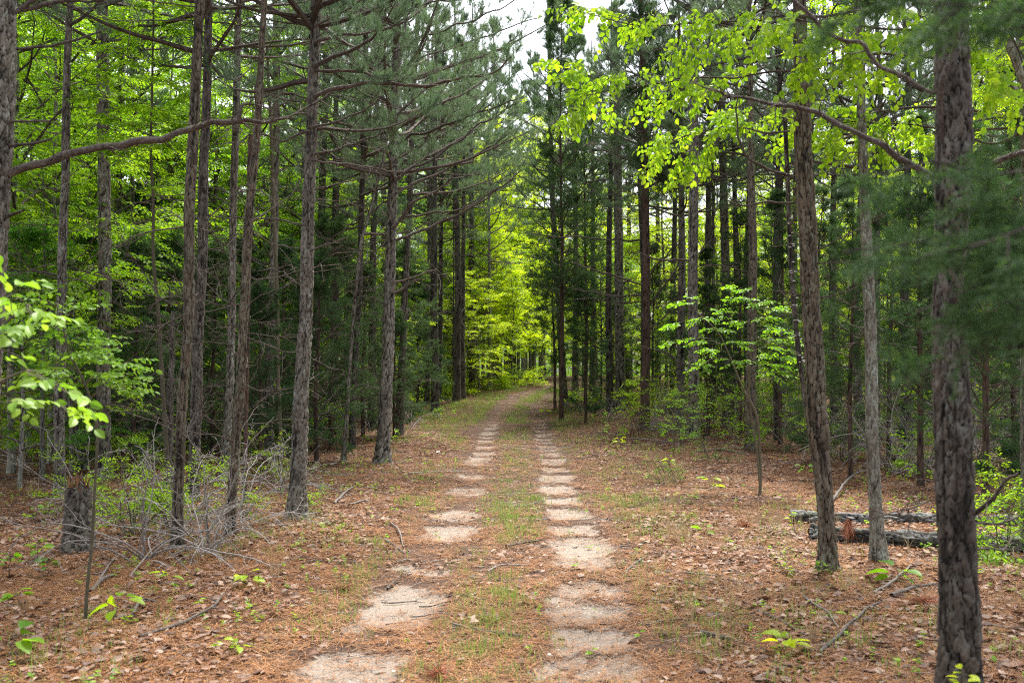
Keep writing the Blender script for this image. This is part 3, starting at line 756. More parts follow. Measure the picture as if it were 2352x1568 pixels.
hero('pine_tree', 'dark plated pine just behind the tall pale grey pine', T, [(963, 0, 12), (952, 200, 13), (947, 315, 14), (942, 480, 15), (937, 560, 15), (930, 689, 17), (924, 829, 19), (914, 1000, 25)], 14, nb=16, Lb=(.6, 2.2), crown=PR[0], cs=1.15, cz=5.2, mat=DARK_BARK)
hero('pine_tree', 'thin straight grey pine on the grassy verge before the bend', T, [(992, 350, 10), (988, 549, 11), (985, 794, 13), (980, 928, 16)], 14, nb=10, Lb=(.6, 2.2), crown=PR[1])
hero('pine_tree', 'thin dark pine next to the straight grey pine on the grassy verge', T, [(1017, 350, 9), (1013, 549, 11), (1011, 794, 12), (1010, 921, 13)], 14, mat=DARK_BARK, nb=10, Lb=(.6, 2.0), crown=PR[2])
hero('pine_tree', 'tiny black pole trunk between the two dark pines at the verge', T, [(1042, 650, 4), (1041, 794, 5), (1042, 922, 6)], 9, mat=DARK_BARK, nb=6, Lb=(.3, 1))
hero('pine_tree', 'dark grey pine with a lopsided snag at the far end of the verge', T, [(1066, 350, 9), (1064, 584, 11), (1063, 794, 12), (1063, 917, 14)], 14, nb=12, Lb=(.6, 2.0), crown=PR[0], mat=DARK_BARK)
hero('pine_tree', 'forked grey trunk framed by the brightest yellow-green leaves beyond the bend', T, [(1123, 500, 7), (1124, 619, 9), (1125, 800, 11), (1124, 894, 16)], 12, nb=9, Lb=(.6, 1.8), crown=PR[1], mat=OAK_BARK,
     limbs=[L_([(1124, 720, 5), (1112, 670, 4), (1100, 625, 3)], ntw=5)])
# --- right of the trail
hero('pine_tree', 'plated pine at the trail edge with dark cedar boughs hanging around it', T,
     [(1261, 0, 10), (1262, 140, 11), (1263, 280, 12), (1269, 455, 14), (1280, 650, 17), (1287, 760, 18), (1292, 850, 20), (1297, 936, 25)], 15, nb=12, Lb=(.6, 2.2), crown=PR[2], zb=(.3, .95))
hero('pine_tree', 'grey pine between the trail-edge pine and the dark reddish cedar', T,
     [(1416, 100, 20), (1418, 228, 22), (1421, 500, 24), (1423, 794, 26), (1424, 870, 26), (1423, 942, 30)], 15, nb=14, Lb=(.6, 2.2), crown=PR[0], limbs=[L_([(1428, 660, 8), (1436, 645, 7), (1450, 638, 5)], ntw=2)])
hero('cedar_tree', 'dark reddish cedar with fine bare limbs fanning out low above the trail edge', T,
     [(1466, 0, 14), (1472, 120, 16), (1476, 245, 18), (1480, 450, 19), (1482, 560, 20), (1484, 680, 21), (1485, 800, 22), (1481, 900, 24), (1481, 985, 27)], 13, mat=CEDAR_BARK, cell=(.025, .3), amp=.006, nb=26, Lb=(.8, 2.2), zb=(.15, .8), crown=CE[2], cs=1.1, ntw=10,
     limbs=[L_([(1476, 655, 6), (1428, 641, 6), (1372, 622, 5), (1333, 613, 3), (1290, 590, 2)], ntw=12), L_([(1476, 679, 6), (1420, 679, 5), (1372, 675, 4), (1316, 661, 2)], ntw=10), L_([(1476, 692, 5), (1420, 694, 4), (1360, 685, 3), (1316, 690, 2)], ntw=8),
            L_([(1476, 551, 6), (1400, 552, 5), (1330, 545, 4), (1230, 540, 2)], ntw=8), L_([(1490, 700, 5), (1530, 650, 5), (1560, 600, 4), (1590, 560, 2)], ntw=8), L_([(1490, 760, 5), (1530, 720, 4), (1560, 690, 3)], ntw=6),
            L_([(1488, 640, 6), (1530, 590, 5), (1575, 540, 3)], ntw=8), L_([(1490, 880, 4), (1530, 855, 4), (1580, 835, 2)], ntw=6)])
hero('pine_tree', 'straight grey pine with flaky bark behind the leafy dogwood sapling', T,
     [(1595, 0, 25), (1594, 105, 25), (1594, 420, 25), (1593, 560, 25), (1592, 654, 26), (1592, 800, 27), (1592, 930, 29), (1591, 1006, 33)], 15, nb=14, Lb=(.6, 2.0), crown=PR[1],
     limbs=[L_([(1585, 600, 8), (1550, 596, 7), (1500, 595, 5), (1462, 580, 3)], ntw=8), L_([(1586, 845, 5), (1550, 820, 5), (1500, 800, 4), (1445, 780, 2)], ntw=6), L_([(1602, 730, 8), (1612, 722, 7), (1620, 722, 6)], ntw=1)])
hero('pine_tree', 'slim dark pole between the flaky grey pine and the broad dark pine', T, [(1634, 300, 8), (1637, 584, 9), (1639, 800, 10), (1640, 956, 12)], 12, mat=DARK_BARK, nb=10, Lb=(.4, 1.6), crown=PR[0], cs=.7)
hero('pine_tree', 'broad dark pine behind the dogwood sapling, bark almost black', T,
     [(1658, 150, 18), (1664, 385, 21), (1667, 560, 23), (1669, 724, 25), (1672, 860, 28), (1673, 971, 34)], 15, mat=DARK_BARK, nb=16, Lb=(.6, 2.0), crown=PR[2])
hero('pine_tree', 'grey-brown pine rising through the dogwood sapling leaves', T,
     [(1726, 60, 16), (1727, 105, 16), (1729, 350, 18), (1731, 500, 21), (1732, 584, 22), (1728, 760, 23), (1724, 899, 27), (1724, 1033, 32)], 14, mat=BROWN_BARK, nb=16, Lb=(.5, 1.8), crown=PR[0], cs=.9)
hero('pine_tree', 'narrow brown trunk half covered by the dogwood leaves, short and mossy at its foot', T, [(1785, 300, 11), (1782, 584, 13), (1778, 800, 15), (1782, 920, 16), (1785, 1011, 18)], 12, mat=DARK_BARK, nb=10, Lb=(.4, 1.5), crown=PR[1], cs=.8)
DEADT = hero('dead_tree', 'thin dead trunk studded with white shelf fungus leaning on the split pine', T, [(1806, 230, 11), (1809, 315, 12), (1814, 480, 12), (1820, 619, 13), (1829, 740, 14), (1840, 835, 14), (1850, 900, 12)], 4.2, Y=8.95, nb=4, Lb=(.2, .6), mat=DARK_BARK)
SPLIT = hero('pine_tree', 'split pine with a ring of torn bark and bare orange wood near its foot', T,
     [(1832, 0, 34), (1837, 70, 36), (1840, 220, 41), (1841, 350, 45), (1848, 480, 46), (1856, 600, 47), (1864, 720, 47), (1872, 829, 48), (1876, 930, 50), (1881, 1000, 54), (1884, 1030, 46), (1890, 1070, 46), (1897, 1194, 42), (1899, 1260, 46), (1900, 1312, 52)], 11, mat=BROWN_BARK, nb=8, Lb=(.3, .9), crown=PR[1], cs=.8, cell=(.035, .13), amp=.014,
     limbs=[L_([(1822, 406, 9), (1778, 392, 8), (1725, 364, 7), (1697, 322, 6), (1689, 273, 5), (1690, 210, 4), (1718, 140, 3)], ntw=6, sub=.2), L_([(1825, 465, 8), (1764, 469, 7), (1708, 485, 5), (1680, 470, 3)], ntw=6, sub=.2), L_([(1820, 300, 6), (1770, 310, 6), (1700, 300, 4)], ntw=5, sub=.2),
            L_([(1850, 680, 6), (1800, 672, 4), (1770, 668, 3)], ntw=2), L_([(1885, 683, 5), (1940, 672, 4), (2000, 645, 3)], ntw=3)])
hero('oak_tree', 'pale grey lichen-dotted young oak beside the fallen logs', T,
     [(1960, 0, 20), (1962, 100, 21), (1967, 245, 24), (1974, 380, 26), (1981, 507, 28), (1988, 654, 30), (1993, 760, 31), (1998, 864, 32), (2003, 980, 33), (2006, 1060, 33), (2010, 1190, 35), (2018, 1290, 44)], 9, mat=OAK_BARK, cell=(.022, .05), amp=.005, nb=4, Lb=(.3, 1.0), crown=BR[0], cs=.5, cz=4.6)
hero('pine_tree', 'dark trunk hidden behind the pale young oak, only its edges showing', T, [(1980, 450, 16), (1968, 654, 19), (1968, 850, 21), (1974, 1034, 26)], 13, mat=DARK_BARK, nb=14, Lb=(.5, 1.8), crown=PR[2], cs=.9)
hero('pine_tree', 'nearest thick dark pine, its boughs forking at head height over the trailside', T,
     [(2178, 0, 82), (2180, 70, 84), (2185, 200, 88), (2190, 320, 94), (2188, 420, 98), (2184, 500, 84), (2180, 619, 80), (2183, 780, 88), (2187, 969, 94), (2190, 1080, 95), (2194, 1194, 96), (2201, 1369, 101), (2205, 1544, 105)], 10, Y=5.0, mat=OLD_BARK, nb=2, zb=(.1, .3), Lb=(.2, .5), crown=PR[0], cs=.8, amp=.014, cell=(.045, .11), elev=(-.5, .1),
     limbs=[L_([(2150, 412, 24), (2085, 380, 18), (2000, 345, 17), (1940, 310, 16), (1880, 275, 15), (1820, 255, 13), (1750, 242, 11), (1690, 238, 9), (1640, 210, 6), (1600, 185, 4)], ntw=20, sub=.18, dy=.5, tmin=.12),
            L_([(2225, 412, 22), (2270, 385, 20), (2352, 335, 17), (2440, 290, 13)], ntw=3, dy=-.2), L_([(2192, 390, 20), (2172, 340, 18), (2165, 280, 17), (2172, 180, 16), (2185, 90, 15), (2195, -40, 12)], ntw=3, dy=-.25, sub=.15),
            L_([(2145, 215, 11), (2100, 195, 11), (2045, 150, 12), (2000, 100, 12), (1950, 75, 12), (1900, 50, 13), (1820, -10, 12)], ntw=14, sub=.2, dy=.3), L_([(2236, 1182, 14), (2290, 1130, 12), (2350, 1085, 10)], ntw=2, dy=-.3),
            L_([(2236, 1203, 7), (2290, 1200, 6), (2352, 1172, 5)], ntw=3, dy=.2), L_([(2240, 1262, 6), (2300, 1255, 5), (2352, 1225, 4)], ntw=3, dy=.3)])
hero('broadleaf_tree', 'pale lichen-barked leafy tree at the picture edge beyond the dark forked pine', T,
     [(2330, 0, 27), (2338, 175, 30), (2343, 420, 31), (2350, 700, 33), (2356, 1000, 35), (2360, 1120, 38)], 7.5, Y=9.5, mat=OAK_BARK, cell=(.022, .05), amp=.004, nb=3, Lb=(.3, .9), crown=BR[2], cs=.6, cz=3.6)
hero('pine_tree', 'dark pine beyond the bare grey brush near the picture edge', T, [(2312, 500, 16), (2311, 700, 18), (2310, 899, 20), (2308, 987, 25)], 13, mat=DARK_BARK, nb=14, Lb=(.5, 1.8), crown=PR[1])

BARE = twig_mat('bare_wood', (.20, .095, .035), (.42, .235, .10))
FUNGUS = twig_mat('shelf_fungus', (.42, .40, .36), (.72, .70, .66))
def details():
    g = np.random.default_rng(12)
    t, loc = DEADT; n = 12; a = np.linspace(0, PI, n)
    for i in range(34):
        f = g.uniform(0, 1); px, py = np.interp(f, [0, .4, .75, 1], [1813, 1821, 1832, 1845]), np.interp(f, [0, .4, .75, 1], [470, 620, 760, 850])
        p = at(px + g.choice([-5, 4]) + g.normal(0, 1.5), py, loc[1] - .018) - loc; w = g.uniform(.007, .014)
        V = np.concatenate([[[0, 0, .004]], np.stack([np.cos(a) * w * 1.3, -np.sin(a) * w, 0 * a], -1), np.stack([np.cos(a) * w, -np.sin(a) * w * .8, 0 * a - .006], -1)]) + p
        b = MB(); b.add(V, [np.array([[0, 1 + k, 2 + k] for k in range(n - 1)]), np.array([[1 + k, n + 1 + k, n + 2 + k, 2 + k] for k in range(n - 1)])]); link('shelf_fungus', b.mesh('shelf_fungus', FUNGUS), t)
    t, loc = SPLIT                                    # bare orange wood low on the split pine
    me = t.children[0].data; co = np.zeros(len(me.vertices) * 3, np.float32); me.vertices.foreach_get('co', co); co = co.reshape(-1, 3)
    z = np.linspace(.06, .66, 40); b = MB(); V = []; m = 9
    for q in z:
        s_ = co[np.abs(co[:, 2] - q) < .02]; c = s_.mean(0); r = np.linalg.norm((s_ - c)[:, :2], axis=1).mean()
        hw = .55 * math.sin(min(1, (q - .04) / .2) * PI / 2) * (1.05 - q) + .10 * (vnoise(q * 14, 0.3, 5) - .5)
        for u in np.linspace(-1, 1, m):
            an = -2.12 + hw * u + .12 * (vnoise(q * 9, 2.1, 8) - .5); rr = r * (1.17 + .05 * vnoise(q * 30, u * 4 + 9, 3) - .14 * abs(u) ** 4)
            V.append([c[0] + rr * math.cos(an), c[1] + rr * math.sin(an), q])
    j, i = np.meshgrid(np.arange(39), np.arange(m - 1), indexing='ij'); k = j * m + i
    b.add(np.array(V), np.stack([k, k + 1, k + m + 1, k + m], -1).reshape(-1, 4)); o = link('bare_wood', b.mesh('bare_wood', BARE), t); o['label'] = 'bare orange wood where the bark has fallen away'
    b = MB(); n = 26                                  # ragged flaps of torn bark round the trunk
    zc = 1.30; s_ = co[np.abs(co[:, 2] - zc) < .04]; c = s_.mean(0); r = np.linalg.norm((s_ - c)[:, :2], axis=1).mean()
    for q in range(n):
        an = q * 2 * PI / n + g.normal(0, .1); d = np.array([math.cos(an), math.sin(an), 0]); s0 = np.array([-d[1], d[0], 0]) * g.uniform(.012, .024); l = g.uniform(.05, .14)
        p = np.array([c[0], c[1], zc]) + d * r * 1.08 + UP * g.normal(0, .02)
        b.add([p - s0, p + s0, p + s0 * .8 - UP * l * .5 + d * .02, p - s0 * .8 - UP * l * .5 + d * .02, p - UP * l + d * .035], [np.array([[0, 1, 2, 3]]), np.array([[3, 2, 4]])])
    link('torn_bark', b.mesh('torn_bark', BRANCH, False), t)
details()

# ------------------------------------------------------------------ forest behind the traced trees
def trunk_simple(g, H, r, mat, name):
    W = np.array([[0, 0, -.1], [g.normal(0, .03), g.normal(0, .03), H * .3], [g.normal(0, .08), g.normal(0, .08), H * .65], [g.normal(0, .1), g.normal(0, .1), H]])
    return trunk_mesh(W, [r, r * .8, r * .5, r * .12], name, mat, 14, .14, H, int(g.integers(1, 900)), .008, (.045, .12))
def deadlimbs(g, z0, z1, n, L, name, mat=None):
    b = MB()
    for i in range(n):
        z = g.uniform(z0, z1); az = g.uniform(0, 2 * PI); el = g.uniform(-.3, .5); l = g.uniform(*L)
        d = np.array([math.cos(az) * math.cos(el), math.sin(az) * math.cos(el), math.sin(el)])
        limb_mesh(b, np.array([0, 0, z]), d, l, .004 + .005 * l, g, False, 9, curl=g.normal(0, .35))
    return b.mesh(name, mat or BRANCH)
gf = np.random.default_rng(77)
PROTO = {
    'pine': [dict(tr=trunk_simple(gf, 14, .13, m, 'trunk'), cr=c, h=14, lm=deadlimbs(gf, 1.0, 8, 26, (.5, 2.0), 'branches')) for m, c in ((PINE_BARK, PR[0]), (DARK_BARK, PR[1]), (PINE_BARK, PR[2]), (DARK_BARK, PR[0]))],
    'cedar': [dict(tr=trunk_simple(gf, h, .07, CEDAR_BARK, 'trunk'), cr=c, h=h, lm=None) for c, h in ((CE[0], 7), (CE[1], 6), (CE[2], 8), (CE[3], 13))],
    'broad': [dict(tr=trunk_simple(gf, h, .06, OAK_BARK, 'trunk'), cr=c, h=h, lm=None) for c, h in ((BR[0], 9), (BR[1], 10), (BR[2], 7))],
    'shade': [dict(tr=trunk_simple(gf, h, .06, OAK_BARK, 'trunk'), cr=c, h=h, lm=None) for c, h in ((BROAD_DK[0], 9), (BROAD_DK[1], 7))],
    'yellow': [dict(tr=trunk_simple(gf, h, .07, OAK_BARK, 'trunk'), cr=c, h=h, lm=None) for c, h in ((BROAD_YL[0], 8), (BROAD_YL[1], 10), (BROAD_YL[2], 7))],
}
KN = {'pine': 'pine_tree', 'cedar': 'cedar_tree', 'broad': 'broadleaf_tree', 'shade': 'broadleaf_tree', 'yellow': 'broadleaf_tree'}
PLACED = []
def plant(k, x, y, s, label, group, i=None):
    g = gf; p = PROTO[k][int(g.integers(len(PROTO[k])))] if i is None else PROTO[k][i]
    t = thing(KN[k], label, T, (x, y, float(gz(x, y))), g.uniform(0, 6.28), group, s)
    link('trunk', p['tr'], t)
    o = link('crown', p['cr'], t); o.location = (0, 0, p['h'] - CROWN_H[p['cr']])
    if p['lm']: link('branch', p['lm'], t)
    PLACED.append((x, y)); return t
def wood_at(k, px, Y, s, label, group, i=None):
    return plant(k, (px - 1176) / F * Y, Y, s, label, group, i)

# dark cedars filling the understorey
def many(k, lst, label, group):
    for e in lst: wood_at(e[3] if len(e) > 3 and isinstance(e[3], str) else k, e[0], e[1], e[2], label, group, e[3] if len(e) > 3 and not isinstance(e[3], str) else None)
many('cedar', [(255, 20, .7, 1), (310, 17, .68, 1), (345, 22, .9, 0), (385, 18.5, .72, 1), (430, 23, .8, 1), (490, 19, .7, 1), (560, 21.5, .75, 1), (600, 17.5, .55, 1), (650, 21, .75, 1), (730, 18.5, .66, 1), (760, 22, .85, 1), (790, 27, .8, 0), (835, 24, .7, 1), (905, 24, .52, 1), (925, 30, .9, 1), (960, 36, .8, 1), (1000, 41, .6, 1), (1030, 45, .6, 0)],
     'dark green cedar of the understorey thicket behind the pines left of the trail', 'cedars of the left thicket')
many('cedar', [(150, 27, .9, 0), (60, 30, 1.0, 0), (210, 33, 1.1, 1), (-30, 22, .8, 1), (420, 32, 1.1, 0), (620, 33, 1.2, 0), (720, 38, 1.3, 1)],
     'dim cedar far back in the leafy wood on the left', 'cedars of the far left wood')
many('cedar', [(1290, 30, 1.0, 3), (1345, 35, .9, 3), (1275, 34, .75, 2), (1345, 29, .6, 0), (1420, 36, .7, 1), (1500, 33, .7, 2)],
     'dark cedar hanging its boughs near the trail edge, right side of the bend', 'cedars at the right trail edge')
many('cedar', [(1560, 29, .6, 0), (1625, 26, .6, 2), (1700, 25, .7, 2), (1790, 22, .7, 2), (1885, 18, .7, 0), (1950, 16, .6, 2), (2040, 19, .8, 0), (2110, 15, .7, 2), (2200, 17, .85, 2), (2260, 13.5, .7, 0), (2330, 17, .9, 2), (2400, 14, .9, 0), (2150, 24, .9, 0)],
     'shadowy cedar in the dense wood behind the young oak and split pine', 'cedars of the right wood')
# leafy wood
many('broad', [(-90, 15, 1.0), (-40, 19, 1.1), (30, 16.5, 1.05), (70, 21, 1.2), (120, 18, 1.05), (170, 23, 1.25), (205, 19.5, 1.05), (260, 25, 1.25), (300, 21, 1.1), (20, 26, 1.35), (110, 30, 1.45), (230, 31, 1.45, 'yellow'), (350, 28, 1.3), (395, 23, 1.15), (440, 29, 1.3), (480, 24, 1.15), (50, 14.5, .55, 'shade'), (170, 17, .6, 'shade'), (100, 15.5, .7, 'broad'), (-40, 25, 1.3, 'yellow'), (530, 30, 1.3), (580, 25, 1.1), (610, 34, 1.4), (670, 30, 1.2), (330, 36, 1.5), (150, 38, 1.6), (20, 38, 1.6, 'yellow')],
     'bright leafy tree filling the wood behind the slim pines on the left', 'leafy trees of the left wood')
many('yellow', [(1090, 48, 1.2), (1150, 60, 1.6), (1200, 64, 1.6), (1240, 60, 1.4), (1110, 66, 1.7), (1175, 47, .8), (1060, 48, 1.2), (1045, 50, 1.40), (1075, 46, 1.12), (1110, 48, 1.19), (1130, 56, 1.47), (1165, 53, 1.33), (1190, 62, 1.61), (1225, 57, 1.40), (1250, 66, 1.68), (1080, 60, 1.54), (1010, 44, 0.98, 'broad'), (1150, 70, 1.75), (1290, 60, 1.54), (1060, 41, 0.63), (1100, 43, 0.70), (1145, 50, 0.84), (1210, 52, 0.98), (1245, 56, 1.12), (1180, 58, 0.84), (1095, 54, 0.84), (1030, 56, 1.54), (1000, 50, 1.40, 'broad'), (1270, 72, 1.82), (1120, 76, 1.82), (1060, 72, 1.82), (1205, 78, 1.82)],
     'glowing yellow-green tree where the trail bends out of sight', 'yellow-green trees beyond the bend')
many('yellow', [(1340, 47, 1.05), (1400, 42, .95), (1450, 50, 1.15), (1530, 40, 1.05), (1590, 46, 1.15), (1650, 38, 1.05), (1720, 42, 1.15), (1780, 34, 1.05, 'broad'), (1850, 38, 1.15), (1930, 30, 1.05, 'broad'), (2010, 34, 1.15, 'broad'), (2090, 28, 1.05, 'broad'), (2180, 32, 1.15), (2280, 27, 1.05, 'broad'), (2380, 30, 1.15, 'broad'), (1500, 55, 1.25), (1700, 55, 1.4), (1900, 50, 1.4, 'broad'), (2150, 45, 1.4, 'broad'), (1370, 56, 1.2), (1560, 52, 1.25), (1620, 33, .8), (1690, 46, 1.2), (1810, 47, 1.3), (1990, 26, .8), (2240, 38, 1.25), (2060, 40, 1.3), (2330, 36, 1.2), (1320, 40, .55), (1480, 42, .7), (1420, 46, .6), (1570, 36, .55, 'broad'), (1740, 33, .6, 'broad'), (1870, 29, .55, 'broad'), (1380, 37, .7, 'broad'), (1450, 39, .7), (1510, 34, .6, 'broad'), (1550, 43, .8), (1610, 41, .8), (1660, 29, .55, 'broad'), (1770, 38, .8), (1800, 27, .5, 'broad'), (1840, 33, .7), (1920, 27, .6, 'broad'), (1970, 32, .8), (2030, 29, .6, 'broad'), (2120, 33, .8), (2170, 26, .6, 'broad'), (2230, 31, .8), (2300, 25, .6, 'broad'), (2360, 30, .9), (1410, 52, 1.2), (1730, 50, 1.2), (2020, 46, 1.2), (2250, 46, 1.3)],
     'sunlit leafy tree glimpsed between the dark pines on the right', 'leafy trees behind the right pines')
many('broad', [(450, 26, .8), (520, 27, .9), (590, 28, .9), (660, 27, .8), (730, 29, .9), (800, 31, .9, 'yellow'), (850, 34, .9), (400, 26, .7, 'yellow'), (840, 42, 1.2), (770, 36, 1.1), (700, 32, 1.0, 'shade'), (900, 46, 1.2), (960, 52, 1.2), (560, 45, 1.4, 'shade'), (430, 42, 1.5), (300, 45, 1.5), (870, 36, .6, 'yellow'), (800, 48, 1.3), (930, 42, .7), (980, 46, .7, 'yellow'), (740, 44, 1.3), (660, 44, 1.4)],
     'green leafy tree between the trunks behind the tall pale pine', 'leafy trees behind the tall pale pine')
# pines with needle crowns against the sky and further trunks
many('pine', [(1085, 44, 1.25, 1), (1050, 38, 1.15, 1), (1130, 50, 1.3, 0), (1000, 33, 1.1, 1), (1175, 62, 1.5, 1), (1225, 70, 1.6, 0), (765, 25, .95, 1), (815, 35, 1.1, 2), (855, 27, .92, 1), (880, 33, 1.05, 1), (935, 38, 1.0, 0), (985, 42, 1.05, 1), (1035, 55, 1.1, 1), (690, 28, 1.0, 1), (1065, 50, .95, 1), (895, 50, 1.15, 1)],
     'grey-green pine whose needle crown screens the sky left of the trail', 'needle-crowned pines left of the trail')
many('pine', [(1360, 38, 1.0), (1440, 45, 1.1), (1545, 35, 1.0), (1690, 31, .95), (1820, 31, .95), (1915, 24, .85), (2080, 20, .8), (2130, 26, .95), (2330, 24, .95), (1510, 44, 1.1), (1560, 27, .95), (1630, 30, 1.0), (1720, 26, .95), (1790, 29, 1.0), (1870, 24, .9), (1480, 30, 1.0), (1400, 33, 1.0), (2010, 22, .85), (2230, 21, .85), (1320, 39, 1.1)],
     'dim pine trunk deep in the wood on the right side', 'pines deep in the right wood')
many('pine', [(1160, 66, .8), (1203, 72, .85), (1217, 60, .7), (1240, 75, .9), (1090, 64, .8), (1140, 58, .62), (1275, 80, 1), (1183, 56, .55)],
     'thin far trunk standing in bright green leaves past the bend', 'far trunks past the bend')
for i in range(90):
    for _ in range(30):
        Y = gf.uniform(34, 85); px = gf.uniform(-150, 2500); x = (px - 1176) / F * Y
        if abs(x - cx(Y)) > 3.2 and all((x - a) ** 2 + (Y - b) ** 2 > 3 for a, b in PLACED): break
    k = ['pine', 'broad', 'yellow', 'broad', 'broad'][i % 5] if not 950 < px < 1350 else ['pine', 'yellow', 'yellow'][i % 3]
    side = 'left' if x < cx(Y) else 'right'
    what = {'pine': 'small distant pine', 'broad': 'small distant green tree', 'yellow': 'small distant yellow-green tree'}[k]
    plant(k, x, Y, gf.uniform(.9, 1.3), f'{what} far back in the wood, {side} of the trail', f'{what}s far {side}')
# far wood that reads as one mass of leaves
def far_wood():
    g = np.random.default_rng(8); b = MB()
    n = 26000
    a = g.uniform(-.62, .62, n); Y = g.uniform(86, 105, n); x = np.tan(a) * Y
    z = g.uniform(0, 1, n) ** 1.15 * (13 + 5 * (fbm(x * .16, Y * 0, 4) - .5) * 2)
    x += cx(70) * .5
    P = np.stack([x, Y, 1.3 + z], -1); keep = fbm(x * .4, z * .5, 6) > .33; P = P[keep]; n = len(P)
    D = nrm(np.stack([g.normal(0, 1, n), g.normal(0, 1, n), g.normal(-.1, .3, n)], -1))
    scatter(b, [spray_t(7, g, .22, .6, .55) for _ in range(3)], P, D, g.uniform(.9, 1.6, n), 0, g)
    kind(link('distant_wood', b.mesh('distant_wood', LEAF, False)), 'stuff')
far_wood()

# ------------------------------------------------------------------ saplings, shrubs and seedlings
def leafy(name, label, cat, stems, Y, leaf, temps, size, layers, g, base=None, group=None, stem_mat=None, k2=5, k3=3, flat=.25):
    """stems: list of px polylines (x, y, w) all rooted together; layers: (px, py, reach m, azimuth deg) leafy side twigs"""
    loc = base if base is not None else on_ground(stems[0][-1][0], stems[0][-1][1])
    t = thing(name, label, cat, loc, 0, group)
    allp = []
    for st in stems:
        P = np.array([at(a, b_, Y) for a, b_, w in st])[::-1] - loc; R = np.array([w * .5 / F * Y for _, _, w in st])[::-1]
        s = np.concatenate([[0], np.cumsum(np.linalg.norm(np.diff(P, axis=0), axis=1))]); tt = np.linspace(0, s[-1], 24)
        Q = np.stack([np.interp(tt, s, P[:, k]) for k in range(3)], -1); Q[:, 1] += .12 * (vnoise(tt * 1.5, tt * 0 + 3, int(st[0][0]) % 50) - .5) * np.minimum(1, tt * 2)
        Q[1:-1] = .25 * Q[:-2] + .5 * Q[1:-1] + .25 * Q[2:]
        b = MB(); b.add(*tubes(Q[None], np.interp(tt, s, R)[None], 7), 0); link('stem', b.mesh('stem', stem_mat or STEM), t); allp.append(Q)
    Q = np.concatenate(allp); b = MB()
    for px, py, reach, az in layers:
        tip = at(px, py, Y) - loc
        k = np.argmin(np.linalg.norm(Q - tip, axis=1) + .8 * np.clip(Q[:, 2] - tip[2], 0, 9)); s0 = Q[k]
        tip[1] += reach * math.sin(math.radians(az)) * .6
        v = tip - s0; L = np.linalg.norm(v)
        n = 8; u = np.linspace(0, 1, n)[:, None]
        P = s0 + v * u + UP * (.10 * L) * (u * (1 - u) * 4) + g.normal(0, .008, (n, 3)) * (u > 0)
        b.add(*tubes(P[None], np.linspace(.0035, .0015, n)[None], 4), 1)
        p2, D2, t2, _ = offshoots(P[None], k2, .45, 1.0, (.4, 1.1), g, flat)
        P2 = grow(p2, D2, g.uniform(.4, 1.0, len(t2)) * reach * .55, 5, np.full(len(t2), -.05), .08, g)
        b.add(*tubes(P2, taper(np.full(len(t2), .002), np.full(len(t2), .001), 5), 3), 1)
        p3, D3, _, _ = offshoots(P2, k3, .0, 1.0, (.1, .7), g, flat)
        E = np.concatenate([p3, P[-1:]]); ED = np.concatenate([D3, nrm(P[-1:] - P[-2:-1])]); ED[:, 2] *= .4
        scatter(b, temps, E, ED, size * g.uniform(.75, 1.15, len(E)), 0, g, roll=.3)
    link('foliage', b.mesh('foliage', [leaf, stem_mat or STEM], False), t)
    return t
gs = np.random.default_rng(31)
NEAR = [spray_t(7, gs, .065, .58, .22, True, droop=.2) for _ in range(4)]
BIG = [spray_t(5, gs, .10, .62, .20, True, spread=(.5, 1.0), droop=.25) for _ in range(3)]
SMALL = [spray_t(9, gs, .034, .5, .15) for _ in range(3)]
LONG = [spray_t(8, gs, .055, .42, .17, True) for _ in range(3)]
def lay(xs, g, reach=.35, j=10): return [(x + g.normal(0, j), y + g.normal(0, j * .6), reach * g.uniform(.7, 1.2), g.uniform(-90, 90)) for x, y in xs]
leafy('sapling', 'slender sapling by the stump with flat layers of pale leaves at head height', 'sapling', [[(140, 700, 3), (150, 790, 4), (165, 822, 5), (185, 858, 6), (203, 892, 6), (222, 960, 5), (226, 1010, 6), (220, 1080, 6), (212, 1150, 7), (206, 1270, 8), (196, 1440, 9)]], 6.85, LEAF_PALE, NEAR, .74,
      lay([(60, 700), (110, 745), (150, 725), (180, 770), (90, 790), (200, 790), (240, 830), (280, 835), (150, 850), (210, 860), (260, 880), (300, 885), (120, 880), (230, 800), (70, 850), (320, 880), (180, 830), (40, 760), (100, 700), (250, 860), (130, 830), (190, 750)], gs, .3, 8), gs, k2=4, k3=2)
leafy('sapling', 'large-leaved sapling leaning in from the edge in front of the thick pine', 'sapling', [[(70, 850, 4), (10, 870, 7), (-60, 940, 9), (-120, 1100, 12), (-150, 1400, 14), (-160, 1800, 16)], [(60, 700, 4), (0, 730, 6), (-80, 850, 9), (-130, 1100, 12), (-160, 1800, 15)]], 4.6, LEAF_PALE, BIG, .72,
      lay([(20, 680), (60, 710), (90, 740), (20, 760), (100, 880), (150, 930), (60, 930), (170, 945), (20, 840), (40, 690)], gs, .25, 10), gs, k2=2, k3=1, base=np.array([at(-160, 1100, 4.6)[0], 4.6, float(gz(at(-160, 1100, 4.6)[0], 4.6))]))
